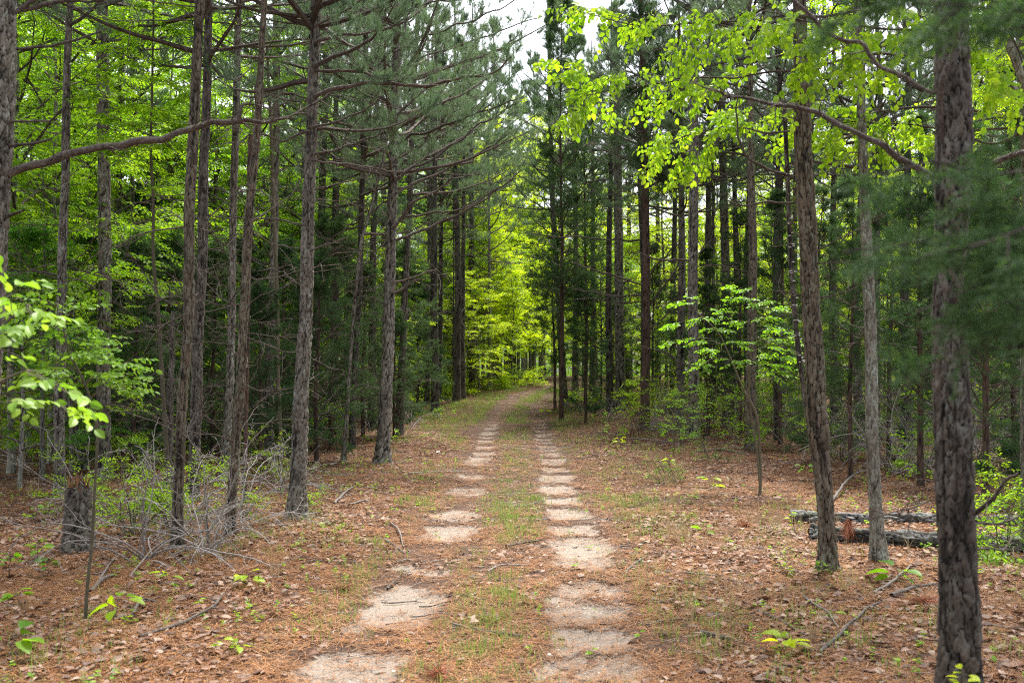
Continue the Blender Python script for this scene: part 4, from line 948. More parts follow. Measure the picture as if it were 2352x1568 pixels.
leafy('sapling', 'tall thin understorey sapling with bright leaves among the upper pine trunks', 'sapling', [[(352, -60, 4), (350, 150, 5), (346, 300, 6), (352, 500, 7), (354, 600, 8), (366, 735, 9), (373, 850, 10), (380, 950, 10), (388, 1120, 12)]], 14.0, LEAF, SPRAYS, .95,
      lay([(260, 80), (300, 60), (340, 40), (380, 60), (420, 40), (250, 120), (320, 120), (400, 110), (290, 170), (360, 170), (420, 160), (220, 230), (270, 220), (330, 230), (390, 215), (230, 260), (260, 300), (400, 200), (340, 290), (300, 330), (380, 290), (440, 300), (420, 260), (330, 370), (270, 350), (370, 430), (410, 445), (480, 60), (440, 20), (380, 10), (300, 10), (350, 330)], gs, .5, 14), gs, base=None)
leafy('sapling', 'fine-leaved sapling spreading high between the flaky pine and the stout pine', 'sapling', [[(600, -80, 5), (612, 100, 6), (622, 300, 7), (634, 600, 8), (640, 900, 10), (645, 1080, 12)]], 17.5, LEAF, SPRAYS_S, 1.0,
      lay([(500, 40), (540, 60), (580, 40), (620, 60), (660, 50), (510, 110), (560, 130), (610, 120), (650, 130), (690, 120), (520, 190), (580, 180), (640, 200), (700, 210), (560, 250), (620, 270), (720, 60), (730, 110), (690, 290), (560, 20), (640, 10), (480, 150), (600, 330)], gs, .55, 14), gs)
leafy('sapling', 'dogwood sapling with flat sprays of pale leaves before the dark pines', 'sapling', [[(1600, 715, 2), (1640, 750, 3), (1655, 766, 3), (1668, 800, 3), (1684, 836, 4), (1700, 880, 4), (1716, 915, 5), (1737, 945, 6), (1745, 1000, 6), (1749, 1060, 7), (1745, 1142, 8)], [(1740, 690, 2), (1728, 780, 3), (1720, 870, 4), (1722, 930, 4), (1742, 1050, 5), (1746, 1142, 6)]], 13.8, LEAF_OV, NEAR, .95,
      lay([(1560, 750), (1600, 730), (1580, 690), (1640, 700), (1690, 690), (1740, 690), (1790, 720), (1550, 790), (1600, 790), (1660, 760), (1700, 740), (1760, 740), (1810, 750), (1640, 800), (1700, 790), (1750, 790), (1800, 800), (1680, 830), (1740, 820), (1790, 840), (1820, 830), (1610, 830), (1830, 780), (1770, 860), (1690, 660)], gs, .32, 8), gs, k2=4, k3=2)
# overhanging leafy tree on the right: the long limbs that hold the round leaves above the trail side
def overhang():
    g = np.random.default_rng(44); t = thing('broadleaf_tree', 'leafy tree leaning in from the side, round bright leaves hanging over the right verge', T, (4.9, 8.4, float(gz(4.9, 8.4))))
    loc = np.array(t.location); W = np.array([[0, 0, -.1], [-.05, 0, 1.2], [-.2, -.05, 2.6], [-.45, -.1, 3.8], [-.9, -.2, 4.8], [-1.5, -.3, 5.6]])
    link('trunk', trunk_mesh(W, [.075, .068, .058, .05, .04, .025], 'trunk', OAK_BARK, 24, .05, 6, 91, .004, (.022, .05)), t)
    fol = MB()
    sets = [
        (8.6, [(2290, 60), (2150, 40), (2000, 20), (1850, 40), (1700, 50), (1560, 60), (1440, 60), (1330, 30)], [(1480, 40), (1540, 110), (1600, 40), (1660, 90), (1420, 20), (1380, 20), (1520, 170), (1600, 150), (1700, 30), (1340, 15)]),
        (8.9, [(2290, 150), (2100, 120), (1950, 130), (1800, 170), (1650, 175), (1500, 190), (1400, 200), (1290, 240)], [(1390, 190), (1300, 150), (1280, 120), (1310, 250), (1420, 180), (1390, 265), (1470, 210), (1560, 210), (1620, 200), (1700, 140), (1340, 170)]),
        (7.6, [(2290, 100), (2160, 60), (2050, 70), (1950, 60), (1850, 40), (1760, 30)], [(1800, 60), (1850, 110), (1900, 70), (1950, 120), (2000, 90), (2050, 130), (2100, 90), (1760, 100), (1830, 180), (1900, 190), (2110, 50), (1720, 60), (1960, 30)]),
        (9.6, [(2290, 260), (2100, 240), (1950, 270), (1820, 270), (1700, 285), (1600, 310), (1500, 330)], [(1500, 340), (1560, 320), (1620, 320), (1680, 270), (1740, 260), (1800, 290), (1560, 370), (1500, 370), (1620, 360), (1700, 320), (1650, 250), (1850, 240), (1800, 330)]),
        (9.2, [(2290, 330), (2150, 300), (2050, 280), (1950, 280), (1880, 300)], [(1900, 280), (1950, 240), (2000, 260), (2050, 270), (2100, 260), (1930, 320), (2000, 330), (2080, 320), (1880, 340), (2130, 330), (1990, 200)]),
        (7.4, [(2290, 40), (2330, 100), (2352, 180), (2380, 250)], [(2260, 60), (2310, 40), (2340, 110), (2250, 120), (2290, 170), (2340, 200), (2300, 10), (2230, 30)]),
    ]
    for Y, line, leaves in sets:
        leaves = leaves + [(a + g.normal(0, 34), c + g.normal(0, 26)) for a, c in leaves if g.random() < .55]
        P = np.array([at(a, b_, Y) for a, b_ in line]) - loc
        P = np.concatenate([[W[3] if line[0][1] > 120 else W[4]], P]); s = np.concatenate([[0], np.cumsum(np.linalg.norm(np.diff(P, axis=0), axis=1))])
        tt = np.linspace(0, s[-1], 26); Q = np.stack([np.interp(tt, s, P[:, k]) for k in range(3)], -1)
        for _ in range(3): Q[1:-1] = .25 * Q[:-2] + .5 * Q[1:-1] + .25 * Q[2:]
        Q += np.stack([vnoise(tt * 3, tt * 0 + k, int(Y * 10)) - .5 for k in range(3)], -1) * .05
        b = MB(); b.add(*tubes(Q[None], np.linspace(.018, .004, 26)[None], 6), 0)
        for a, c in leaves:
            tip = at(a, c, Y) - loc; tip[1] += g.normal(0, .15); k = np.argmin(np.linalg.norm(Q - tip, axis=1)); k = max(0, k - 2)
            v = tip - Q[k]; u = np.linspace(0, 1, 7)[:, None]; pth = Q[k] + v * u + UP * .05 * (u * (1 - u) * 4) + g.normal(0, .01, (7, 3)) * (u > 0)
            b.add(*tubes(pth[None], np.linspace(.004, .002, 7)[None], 4), 0)
            p2, D2, t2, _ = offshoots(pth[None], 4, .45, 1, (.4, 1.1), g, .4)
            P2 = grow(p2, D2, g.uniform(.12, .32, len(t2)), 5, np.full(len(t2), -.5), .1, g)
            b.add(*tubes(P2, taper(np.full(len(t2), .0025), np.full(len(t2), .0012), 5), 3), 0)
            p3, D3, _, _ = offshoots(P2, 2, .1, .8, (.1, .7), g, .4); E = np.concatenate([p3, P2[:, -1]]); ED = np.concatenate([D3, nrm(P2[:, -1] - P2[:, -2])]); ED[:, 2] -= .35
            scatter(fol, HANG, E, ED, .92 * g.uniform(.7, 1.15, len(E)), 0, g, roll=.8)
        link('branch', b.mesh('branch', BRANCH), t)
    link('foliage', fol.mesh('foliage', LEAF_OV, False), t)
HANG = [spray_t(5, gs, .068, .66, .15, True, spread=(.5, 1.2), droop=.3) for _ in range(4)]
overhang()

# near cedar outside the frame whose blurred boughs reach in
def near_cedar():
    g = np.random.default_rng(9); x0, y0 = 2.35, 2.7
    t = thing('cedar_tree', 'feathery cedar whose blurred dark boughs hang in front of the thick forked pine', T, (x0, y0, float(gz(x0, y0))))
    loc = np.array(t.location)
    W = np.array([[0, 0, -.1], [.02, 0, 1.5], [0, .03, 3.0], [.05, 0, 5.5]])
    link('trunk', trunk_mesh(W, [.07, .06, .045, .01], 'trunk', CEDAR_BARK, 24, .05, 6, 17, .005, (.025, .3)), t)
    fol = MB()
    for px, py, Y, wid in [(1960, 425, 2.3, .20), (1930, 590, 2.2, .20), (2040, 600, 2.1, .26), (2110, 700, 2.1, .26), (2095, 855, 2.15, .20), (2220, 560, 2.0, .28), (2250, 640, 2.2, .28), (2230, 780, 2.1, .26), (2300, 500, 2.2, .24), (2320, 690, 2.0, .30),
                           (1880, 30, 2.4, .14), (2000, 0, 2.3, .2), (2160, 30, 2.1, .22), (2330, 90, 2.2, .24), (2250, 10, 2.4, .2)]:
        tip = at(px, py, Y) - loc; z = float(np.clip(tip[2] - .15, .4, 4)); s0 = np.array([0, 0, z]); v = tip - s0; u = np.linspace(0, 1, 9)[:, None]
        P = s0 + v * u + UP * .12 * (u * (1 - u) * 4) + g.normal(0, .012, (9, 3)) * (u > 0)
        b = MB(); b.add(*tubes(P[None], np.linspace(.007, .002, 9)[None], 5), 0)
        p2, D2, t2, _ = offshoots(P[None], 9, .55, 1.0, (.4, 1.0), g, .5)
        P2 = grow(p2, D2, wid * g.uniform(.5, 1.1, len(t2)) * (1.3 - .7 * t2), 6, np.full(len(t2), -.1), .1, g)
        b.add(*tubes(P2, taper(np.full(len(t2), .003), np.full(len(t2), .0015), 6), 3), 0)
        p3, D3, _, _ = offshoots(P2, 10, .1, 1, (.2, .9), g, .8)
        scatter(fol, CSPR, p3, D3, .48 * g.uniform(.7, 1.2, len(p3)), 0, g, roll=.9)
        link('branch', b.mesh('branch', DARK_TWIG), t)
    link('foliage', fol.mesh('foliage', CEDAR, False), t)
near_cedar()

# small plants on the floor
def seedling(px, py, label, nl, ll, h, leaf=LEAF, name='seedling', w=.6, group=None, seed=0, loc=None):
    g = np.random.default_rng(int(px * 3 + py) + seed); loc = on_ground(px, py) if loc is None else loc
    t = thing(name, label, 'seedling', loc, 0, group); b = MB(); s = MB()
    top = np.array([g.normal(0, .03), g.normal(0, .03), h]); P = np.linspace([0, 0, -.01], top, 6); P[1:-1] += g.normal(0, .006, (4, 3))
    s.add(*tubes(P[None], np.linspace(.004, .002, 6)[None], 5), 0)
    a = np.cumsum(g.uniform(1.8, 2.9, nl)); f = g.uniform(.55, 1, nl); f[-1] = 1
    p = P[0] + (top - P[0]) * f[:, None]; d = np.stack([np.cos(a), np.sin(a), g.uniform(-.15, .35, nl)], -1)
    pt = np.stack([p, p + d * ll * .25, p + d * ll * .45], 1); s.add(*tubes(pt, np.full((nl, 3), .0013), 3), 0)
    tv, tf = leaf_t(w, .10, .22, True)
    V, Fs = stamp(tv, tf, frames(d, UP, g.normal(0, .35, nl)), pt[:, -1], ll * g.uniform(.7, 1.15, nl)); b.add(V, Fs, 0)
    link('stem', s.mesh('stem', STEM), t); link('leaves', b.mesh('leaves', leaf), t); return t
for a in [
    (262, 1432, 'seedling with three large round pale leaves below the slender sapling', 6, .155, .17, LEAF_YL),
    (385, 1350, 'seedling with a few broad leaves between the stump and the sticks', 5, .11, .12, LEAF),
    (565, 1345, 'small yellow-leaved seedling alone on the needle litter, left verge', 6, .10, .10, LEAF_YL),
    (545, 1500, 'tiny seedling with two yellowing leaves beside the left wheel rut', 4, .07, .07, LEAF_YL),
    (1632, 1140, 'leafy seedling with one shiny dark leaf on the grassy right verge', 7, .14, .24, LEAF),
    (1618, 1225, 'low two-leaved seedling on leaf litter of the right verge', 3, .11, .06, LEAF),
    (1308, 945, 'bright oak seedling at the foot of the trail-edge pine', 16, .22, .42, LEAF_YL),
    (1250, 955, 'pair of small bright seedlings just before the trail-edge pine', 8, .16, .22, LEAF_YL),
    (1795, 1508, 'yellow-green seedling spreading broad leaves on the brown floor, bottom right', 7, .12, .11, LEAF_YL),
    (2070, 1345, 'flat big-leaved seedling between the young oak and the nearest dark pine', 6, .16, .12, LEAF),
    (1978, 1440, 'single round green leaf on a thin stalk beside the curved grey stick', 2, .075, .08, LEAF),
    (1850, 1105, 'green seedling beside the split pine with maple-like leaves', 8, .12, .25, LEAF),
    (1425, 1030, 'small seedling on the leafy bank right of the trail', 7, .12, .22, LEAF_YL),
    (1540, 1080, 'yellow-green sprig on the grassy right bank', 7, .10, .2, LEAF_YL),
    (720, 1090, 'small seedling at the foot of the stout plated pine', 5, .09, .14, LEAF),
    (1885, 1335, 'tiny ferny green seedling at the foot of the split pine', 14, .045, .16, LEAF),
    (1830, 1235, 'slim upright sprig near the broken log end', 8, .05, .25, LEAF_YL),
    (2015, 1250, 'yellow sprig growing against the pale young oak', 10, .06, .35, LEAF_YL),
    (20, 1520, 'broad strappy green plant at the lower corner of the picture', 6, .17, .14, LEAF),
    (45, 1400, 'low plant with pale oval leaves near the lower corner, left edge', 9, .09, .13, LEAF),
    (85, 1290, 'spreading plant with soft green leaves left of the stump', 12, .09, .2, LEAF),
    (110, 1330, 'plant with pointed glossy leaves below the stump', 12, .075, .16, LEAF_DK),
    (20, 1330, 'clump of oval leaves at the picture edge below the stump', 12, .085, .2, LEAF),
    (85, 1225, 'arching row of pale round leaves beside the stump', 10, .075, .3, LEAF),
]: seedling(*a)
sp = at(2215, 1500, 4.5); sp[2] = float(gz(sp[0], 4.5))
for dx, dy, h, lab in [(-.02, 0, .34, 'tall yellow-green seedling in front of the nearest dark pine, tiered leaves'), (-.22, .1, .20, 'lower yellow-green seedling beside the foot of the nearest dark pine'), (.1, -.1, .17, 'short leafy seedling touching the nearest dark pine on its outer side')]:
    l = np.array([sp[0] + dx, 4.55 + dy, 0]); l[2] = float(gz(l[0], l[1])); seedling(2215 + dx * 100, 1500, lab, 14, .055, h, LEAF_YL, loc=l)

def shrub(px, py, label, spread, h, n, leaf, size, temps=None, seed=0, dead=False, group=None, name='shrub', stem_mat=None, bow=.6, k=3, tw=7):
    g = np.random.default_rng(int(px + py * 2) + seed); loc = on_ground(px, py); t = thing(name, label, 'shrub', loc, 0, group); fol = MB(); any_l = False
    for i in range(n):
        az = g.uniform(0, 2 * PI); el = g.uniform(.5, 1.35); d = np.array([math.cos(az) * math.cos(el), math.sin(az) * math.cos(el), math.sin(el)])
        b = MB(); L = g.uniform(.6, 1.1) * (h if el > .9 else spread)
        E, D = limb_mesh(b, np.array([g.normal(0, .05), g.normal(0, .05), -.02]), d, L, .004 + .004 * L, g, False, tw, curl=-bow * g.uniform(.3, 1.4), wob=.12, sub=.45, sub2=k, twr=.0028)
        link('stem', b.mesh('stem', stem_mat or (DEAD if dead else STEM)), t)
        if leaf is not None:
            kk = (E[:, 2] > .05) & (g.random(len(E)) < .36); E, D = E[kk], D[kk]; D = D.copy(); D[:, 2] *= .4; scatter(fol, temps or SMALL, E, D, size * g.uniform(.7, 1.2, len(E)), 0, g); any_l |= len(E) > 0
    if any_l: link('foliage', fol.mesh('foliage', leaf, False), t)
    return t
shrub(600, 1110, 'fresh green shrub with fine rows of leaflets between the rough pines', .8, 1.1, 9, LEAF, 1.2)
shrub(480, 1180, 'pale green shrub growing up against the rough pine in the sticks', .8, .9, 8, LEAF, 1.2, seed=4)
shrub(290, 1230, 'low leafy shrub just behind the slender sapling, bright leaflets', .9, .75, 8, LEAF, 1.2, seed=2)
shrub(390, 1225, 'scrubby green shrub at the foot of the rough pine', .6, .7, 8, LEAF, 1.1, seed=7)
shrub(330, 1100, 'yellow-green leafy shrub in front of the plated pine', .8, 1.0, 6, LEAF, 1.3, seed=9)
shrub(185, 1180, 'small leafy shrub growing around the broken stump', .6, .8, 7, LEAF, 1.2, seed=3)
shrub(705, 1180, 'sparse sprig-like shrub beside the stout plated pine foot', .4, .45, 5, LEAF, .9, seed=3)
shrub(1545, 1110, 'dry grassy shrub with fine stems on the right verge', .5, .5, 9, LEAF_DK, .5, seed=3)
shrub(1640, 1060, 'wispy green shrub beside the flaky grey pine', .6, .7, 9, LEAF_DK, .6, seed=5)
shrub(1765, 1000, 'thin leafy shrub below the dogwood sapling', .8, 1.0, 7, LEAF, 1.1, seed=6)
shrub(1955, 1010, 'green leafy shrub behind the split pine', .8, .9, 8, LEAF, 1.2, seed=1)
shrub(2310, 1280, 'leafy yellow-green shrub at the picture edge beyond the nearest pine', .9, .9, 10, LEAF, 1.4, seed=1)
shrub(2290, 1180, 'bright leafy shrub behind the dead prong of the nearest pine', .7, .8, 8, LEAF_YL, 1.3, seed=8)
shrub(940, 960, 'low dark cedar bush at the verge beside the tall pale pine', .8, .8, 9, CEDAR, .9, temps=CSPR, seed=1)
for px, py, s, lab in [(2050, 1090, 1.6, 'bare grey brush arching behind the pale young oak'), (2130, 1070, 1.7, 'bare pale brush between the young oak and the nearest pine'), (1960, 1060, 1.3, 'bare whitish brush just behind the split pine'), (2250, 1080, 1.4, 'bare dark-stemmed brush right of the nearest pine'), (1560, 1000, 1.0, 'bare twiggy brush beside the flaky grey pine'), (1500, 990, .8, 'bare twiggy brush at the foot of the reddish cedar')]:
    shrub(px, py, lab, s * 1.15, s * 1.45, 17, None, 1, dead=True, bow=1.1, k=4, tw=10)
for px, py, s, lab in [(430, 1215, 1.5, 'tangle of thin dead stems arching beside the rough pine'), (340, 1290, 1.3, 'tangle of thin dead stems spilling toward the stump'), (560, 1190, 1.2, 'thin dead stems bent over between the two rough pines'), (480, 1270, 1.4, 'lowest tangle of thin dead stems, sprawled before the rough pines'), (260, 1200, 1.5, 'tall tangle of thin dead stems right behind the slender sapling'), (650, 1130, 1.1, 'wiry dead stems between the pale silvery pine and the stout pine')]:
    shrub(px, py, lab, s * 1.1, s, 13, None, 1, dead=True, bow=1.6, k=3, tw=8)

for px, py, s in [(300, 1010, 1.5), (400, 1000, 1.6), (500, 1020, 1.6), (585, 1000, 1.5), (660, 1010, 1.5), (740, 1000, 1.5), (800, 1010, 1.4), (850, 985, 1.3), (940, 985, .9), (60, 1010, 1.6), (190, 1000, 1.6)]:
    shrub(px, py, 'bare twiggy brush in the shade under the cedars on the left', s, s * 1.25, 8, None, 1, dead=True, bow=.8, k=4, tw=9, group='bare brush under the left cedars')
for px, py, s in [(1350, 950, 1.1), (1400, 965, 1.2), (1680, 985, 1.5), (1790, 1000, 1.6), (1860, 1010, 1.6), (2020, 1010, 1.7), (2100, 1000, 1.7), (2190, 1020, 1.8), (2290, 1010, 1.8), (1620, 975, 1.3), (1740, 975, 1.5)]:
    shrub(px, py, 'bare twiggy brush in the shade of the wood on the right', s, s * 1.25, 8, None, 1, dead=True, bow=.9, k=4, tw=9, group='bare brush of the right wood')
for px, py, s in [(1560, 1040, 1.3), (1690, 1020, 1.7), (1810, 1040, 1.8), (1930, 1060, 1.8), (2060, 1060, 1.9), (2150, 1100, 1.7), (2280, 1090, 1.9), (1470, 1000, 1.1), (1620, 1000, 1.6), (1850, 1010, 2.0), (2000, 1010, 2.2), (2230, 1030, 2.2)]:
    shrub(px, py, 'sparse thin-stemmed leafy sapling standing low in the wood on the right', s * .7, s * 1.3, 6, LEAF, 1.6, group='sparse saplings of the right wood', bow=.25)
for px, py, s in [(270, 1060, 1.5), (360, 1040, 1.6), (560, 1050, 1.5), (650, 1040, 1.4), (760, 1030, 1.3), (60, 1060, 1.6), (150, 1050, 1.5)]:
    shrub(px, py, 'sparse thin-stemmed leafy sapling standing low in the wood on the left', s * .7, s * 1.3, 6, LEAF, 1.6, group='sparse saplings of the left wood', bow=.25)
for px, py, s in [(1290, 925, .9), (1390, 930, 1.2), (1460, 935, 1.2), (1540, 950, 1.4), (1650, 955, 1.3), (1750, 965, 1.4), (1850, 975, 1.4), (2080, 975, 1.6), (2230, 985, 1.6)]:
    shrub(px, py, 'green leafy bush low in the wood on the right', s, s, 7, [LEAF, LEAF_YL][px % 20 < 10], 2.2, group='leafy bushes of the right wood')
for px, py, s in [(1010, 915, .8), (1050, 905, .9), (1090, 898, .9), (1140, 892, .9), (1180, 888, 1.0), (1215, 886, 1.0), (960, 925, .8)]:
    shrub(px, py, 'bright green leafy bush at the wood edge where the trail bends', s, s, 7, LEAF_YL, 2.6, group='leafy bushes at the bend')
for px, py, s in [(20, 1000, 1.2), (110, 985, 1.3), (210, 980, 1.3), (320, 975, 1.3), (430, 980, 1.2), (700, 975, 1.0), (880, 950, .9)]:
    shrub(px, py, 'green leafy bush low in the wood on the left', s, s, 7, LEAF, 2.2, group='leafy bushes of the left wood')

# ------------------------------------------------------------------ stump, logs, sticks, stones
def stump():
    loc = on_ground(178, 1266); Y = loc[1]; g = np.random.default_rng(6)
    t = thing('tree_stump', 'broken blackened pine stump with splintered red top among saplings', 'stump', loc)
    h = at(178, 1085, Y)[2] - loc[2]; r = 27 / F * Y
    me = trunk_mesh(np.array([[0, 0, -.08], [0, 0, h * .5], [.01, 0, h]]), [r * 1.1, r, r * .9], 'trunk', DARK_BARK, 72, .012, 9, 55, .018, (.05, .10))
    n = len(me.vertices); co = np.zeros(n * 3, np.float32); me.vertices.foreach_get('co', co); co = co.reshape(-1, 3); a = np.arctan2(co[:, 1], co[:, 0])
    k = sstep(h * .8, h, co[:, 2]); co[:, 2] -= k * (.16 * vnoise(a * 3 + 9, a * 0, 4) + .06 * (np.sin(a * 2 + 1) + 1)); me.vertices.foreach_set('co', co.ravel()); me.update()
    link('trunk', me, t)
    b = MB(); m = 34; an = g.uniform(0, 2 * PI, m); rr = r * .82 * np.sqrt(g.uniform(0, 1, m)); p = np.stack([rr * np.cos(an), rr * np.sin(an), np.full(m, h * .72)], -1)
    P = grow(p, np.stack([g.normal(0, .12, m), g.normal(0, .12, m), np.ones(m)], -1), g.uniform(.03, .22, m), 4, np.zeros(m), .09, g)
    b.add(*tubes(P, taper(g.uniform(.008, .022, m), np.full(m, .002), 4), 4), 0); link('splinter_top', b.mesh('splinters', RAW, False), t)
stump()

def log(label, a, c, w, mat, seed):
    A, B = on_ground(*a), on_ground(*c); B = A + (B - A) * 1.0; L = np.linalg.norm(B - A); r = w * .5 / F * A[1]
    t = thing('fallen_log', label, 'log', A + UP * r * .75)
    me = trunk_mesh(np.array([[0, 0, 0], [.015, .01, L * .5], [0, 0, L]]), [r * .85, r, r * .9], 'log_bark', mat, 56, .014, 99, seed, .03, (.055, .20))
    me.transform(Vector((B - A)).to_track_quat('Z', 'Y').to_matrix().to_4x4()); link('bark', me, t)
    d = nrm(B - A); n = 16; th = np.arange(n) * 2 * PI / n; X = nrm(np.cross(d, UP)); Z = np.cross(X, d)
    for e, s in ((0., -1), (L, 1)):
        g = np.random.default_rng(seed + s); V = [d * (e - s * .03)]; V += [d * (e + s * g.uniform(-.02, .03)) + r * 1.02 * (math.cos(q) * X + math.sin(q) * Z) for q in th]
        b = MB(); b.add(np.array(V), np.array([[0, 1 + i, 1 + (i + 1) % n] for i in range(n)])); link('cut_end', b.mesh('cut_end', RAW, False), t)
GREYLOG = bark('grey_log_bark', (.012, .010, .009), (.035, .031, .029), (.24, .23, .23), (.20, .25, .16), .5)
log('upper of two fallen grey logs beside the young oak, its broken end pale', (1816, 1202), (2420, 1212), 27, GREYLOG, 3)
log('lower of two fallen grey logs, bark peeling above a dark hollow', (1862, 1240), (2420, 1272), 36, GREYLOG, 8)

def stick(label, pix, w, mat=BRANCH, lift=.0, ntw=0, name='fallen_stick', group=None):
    P = np.array([on_ground(*p) for p in pix]); g = np.random.default_rng(int(pix[0][0] * 5 + pix[0][1])); r = w * .40 / F * P[0, 1]; mat = STICK if mat is DEAD else mat
    s = np.concatenate([[0], np.cumsum(np.linalg.norm(np.diff(P, axis=0), axis=1))]); t = np.linspace(0, s[-1], 18)
    Q = np.stack([np.interp(t, s, P[:, k]) for k in range(3)], -1)
    for _ in range(2): Q[1:-1] = .25 * Q[:-2] + .5 * Q[1:-1] + .25 * Q[2:]
    Q[:, :2] += np.stack([vnoise(t * 9, t * 0 + k, 7) - .5 for k in range(2)], -1) * .016
    Q[:, 2] = gz(Q[:, 0], Q[:, 1]) + r * .8 + .012 + lift * np.sin(np.linspace(0, PI, 18)); loc = Q[0].copy(); Q -= loc
    R = np.linspace(r, r * .55, 18) * (1 + .18 * (vnoise(t * 14, t * 0, 3) - .5)); b = MB(); b.add(*tubes(Q[None], R[None], 8), 0)
    n = 8
    b.add(np.concatenate([[Q[0]], ]), np.zeros((0, 3), int))
    if ntw:
        p2, D2, t2, _ = offshoots(Q[None], ntw, .2, .95, (.5, 1.0), g, .3); D2[:, 2] = np.abs(D2[:, 2]) * .5
        P2 = grow(p2, D2, s[-1] * .35 * g.uniform(.4, 1.1, len(t2)), 6, np.full(len(t2), -.05), .12, g); b.add(*tubes(P2, taper(np.full(len(t2), r * .5), np.full(len(t2), .0015), 6), 5), 0)
    o = link(name, b.mesh(name, mat), None, loc); return tag(o, label, 'stick', group)
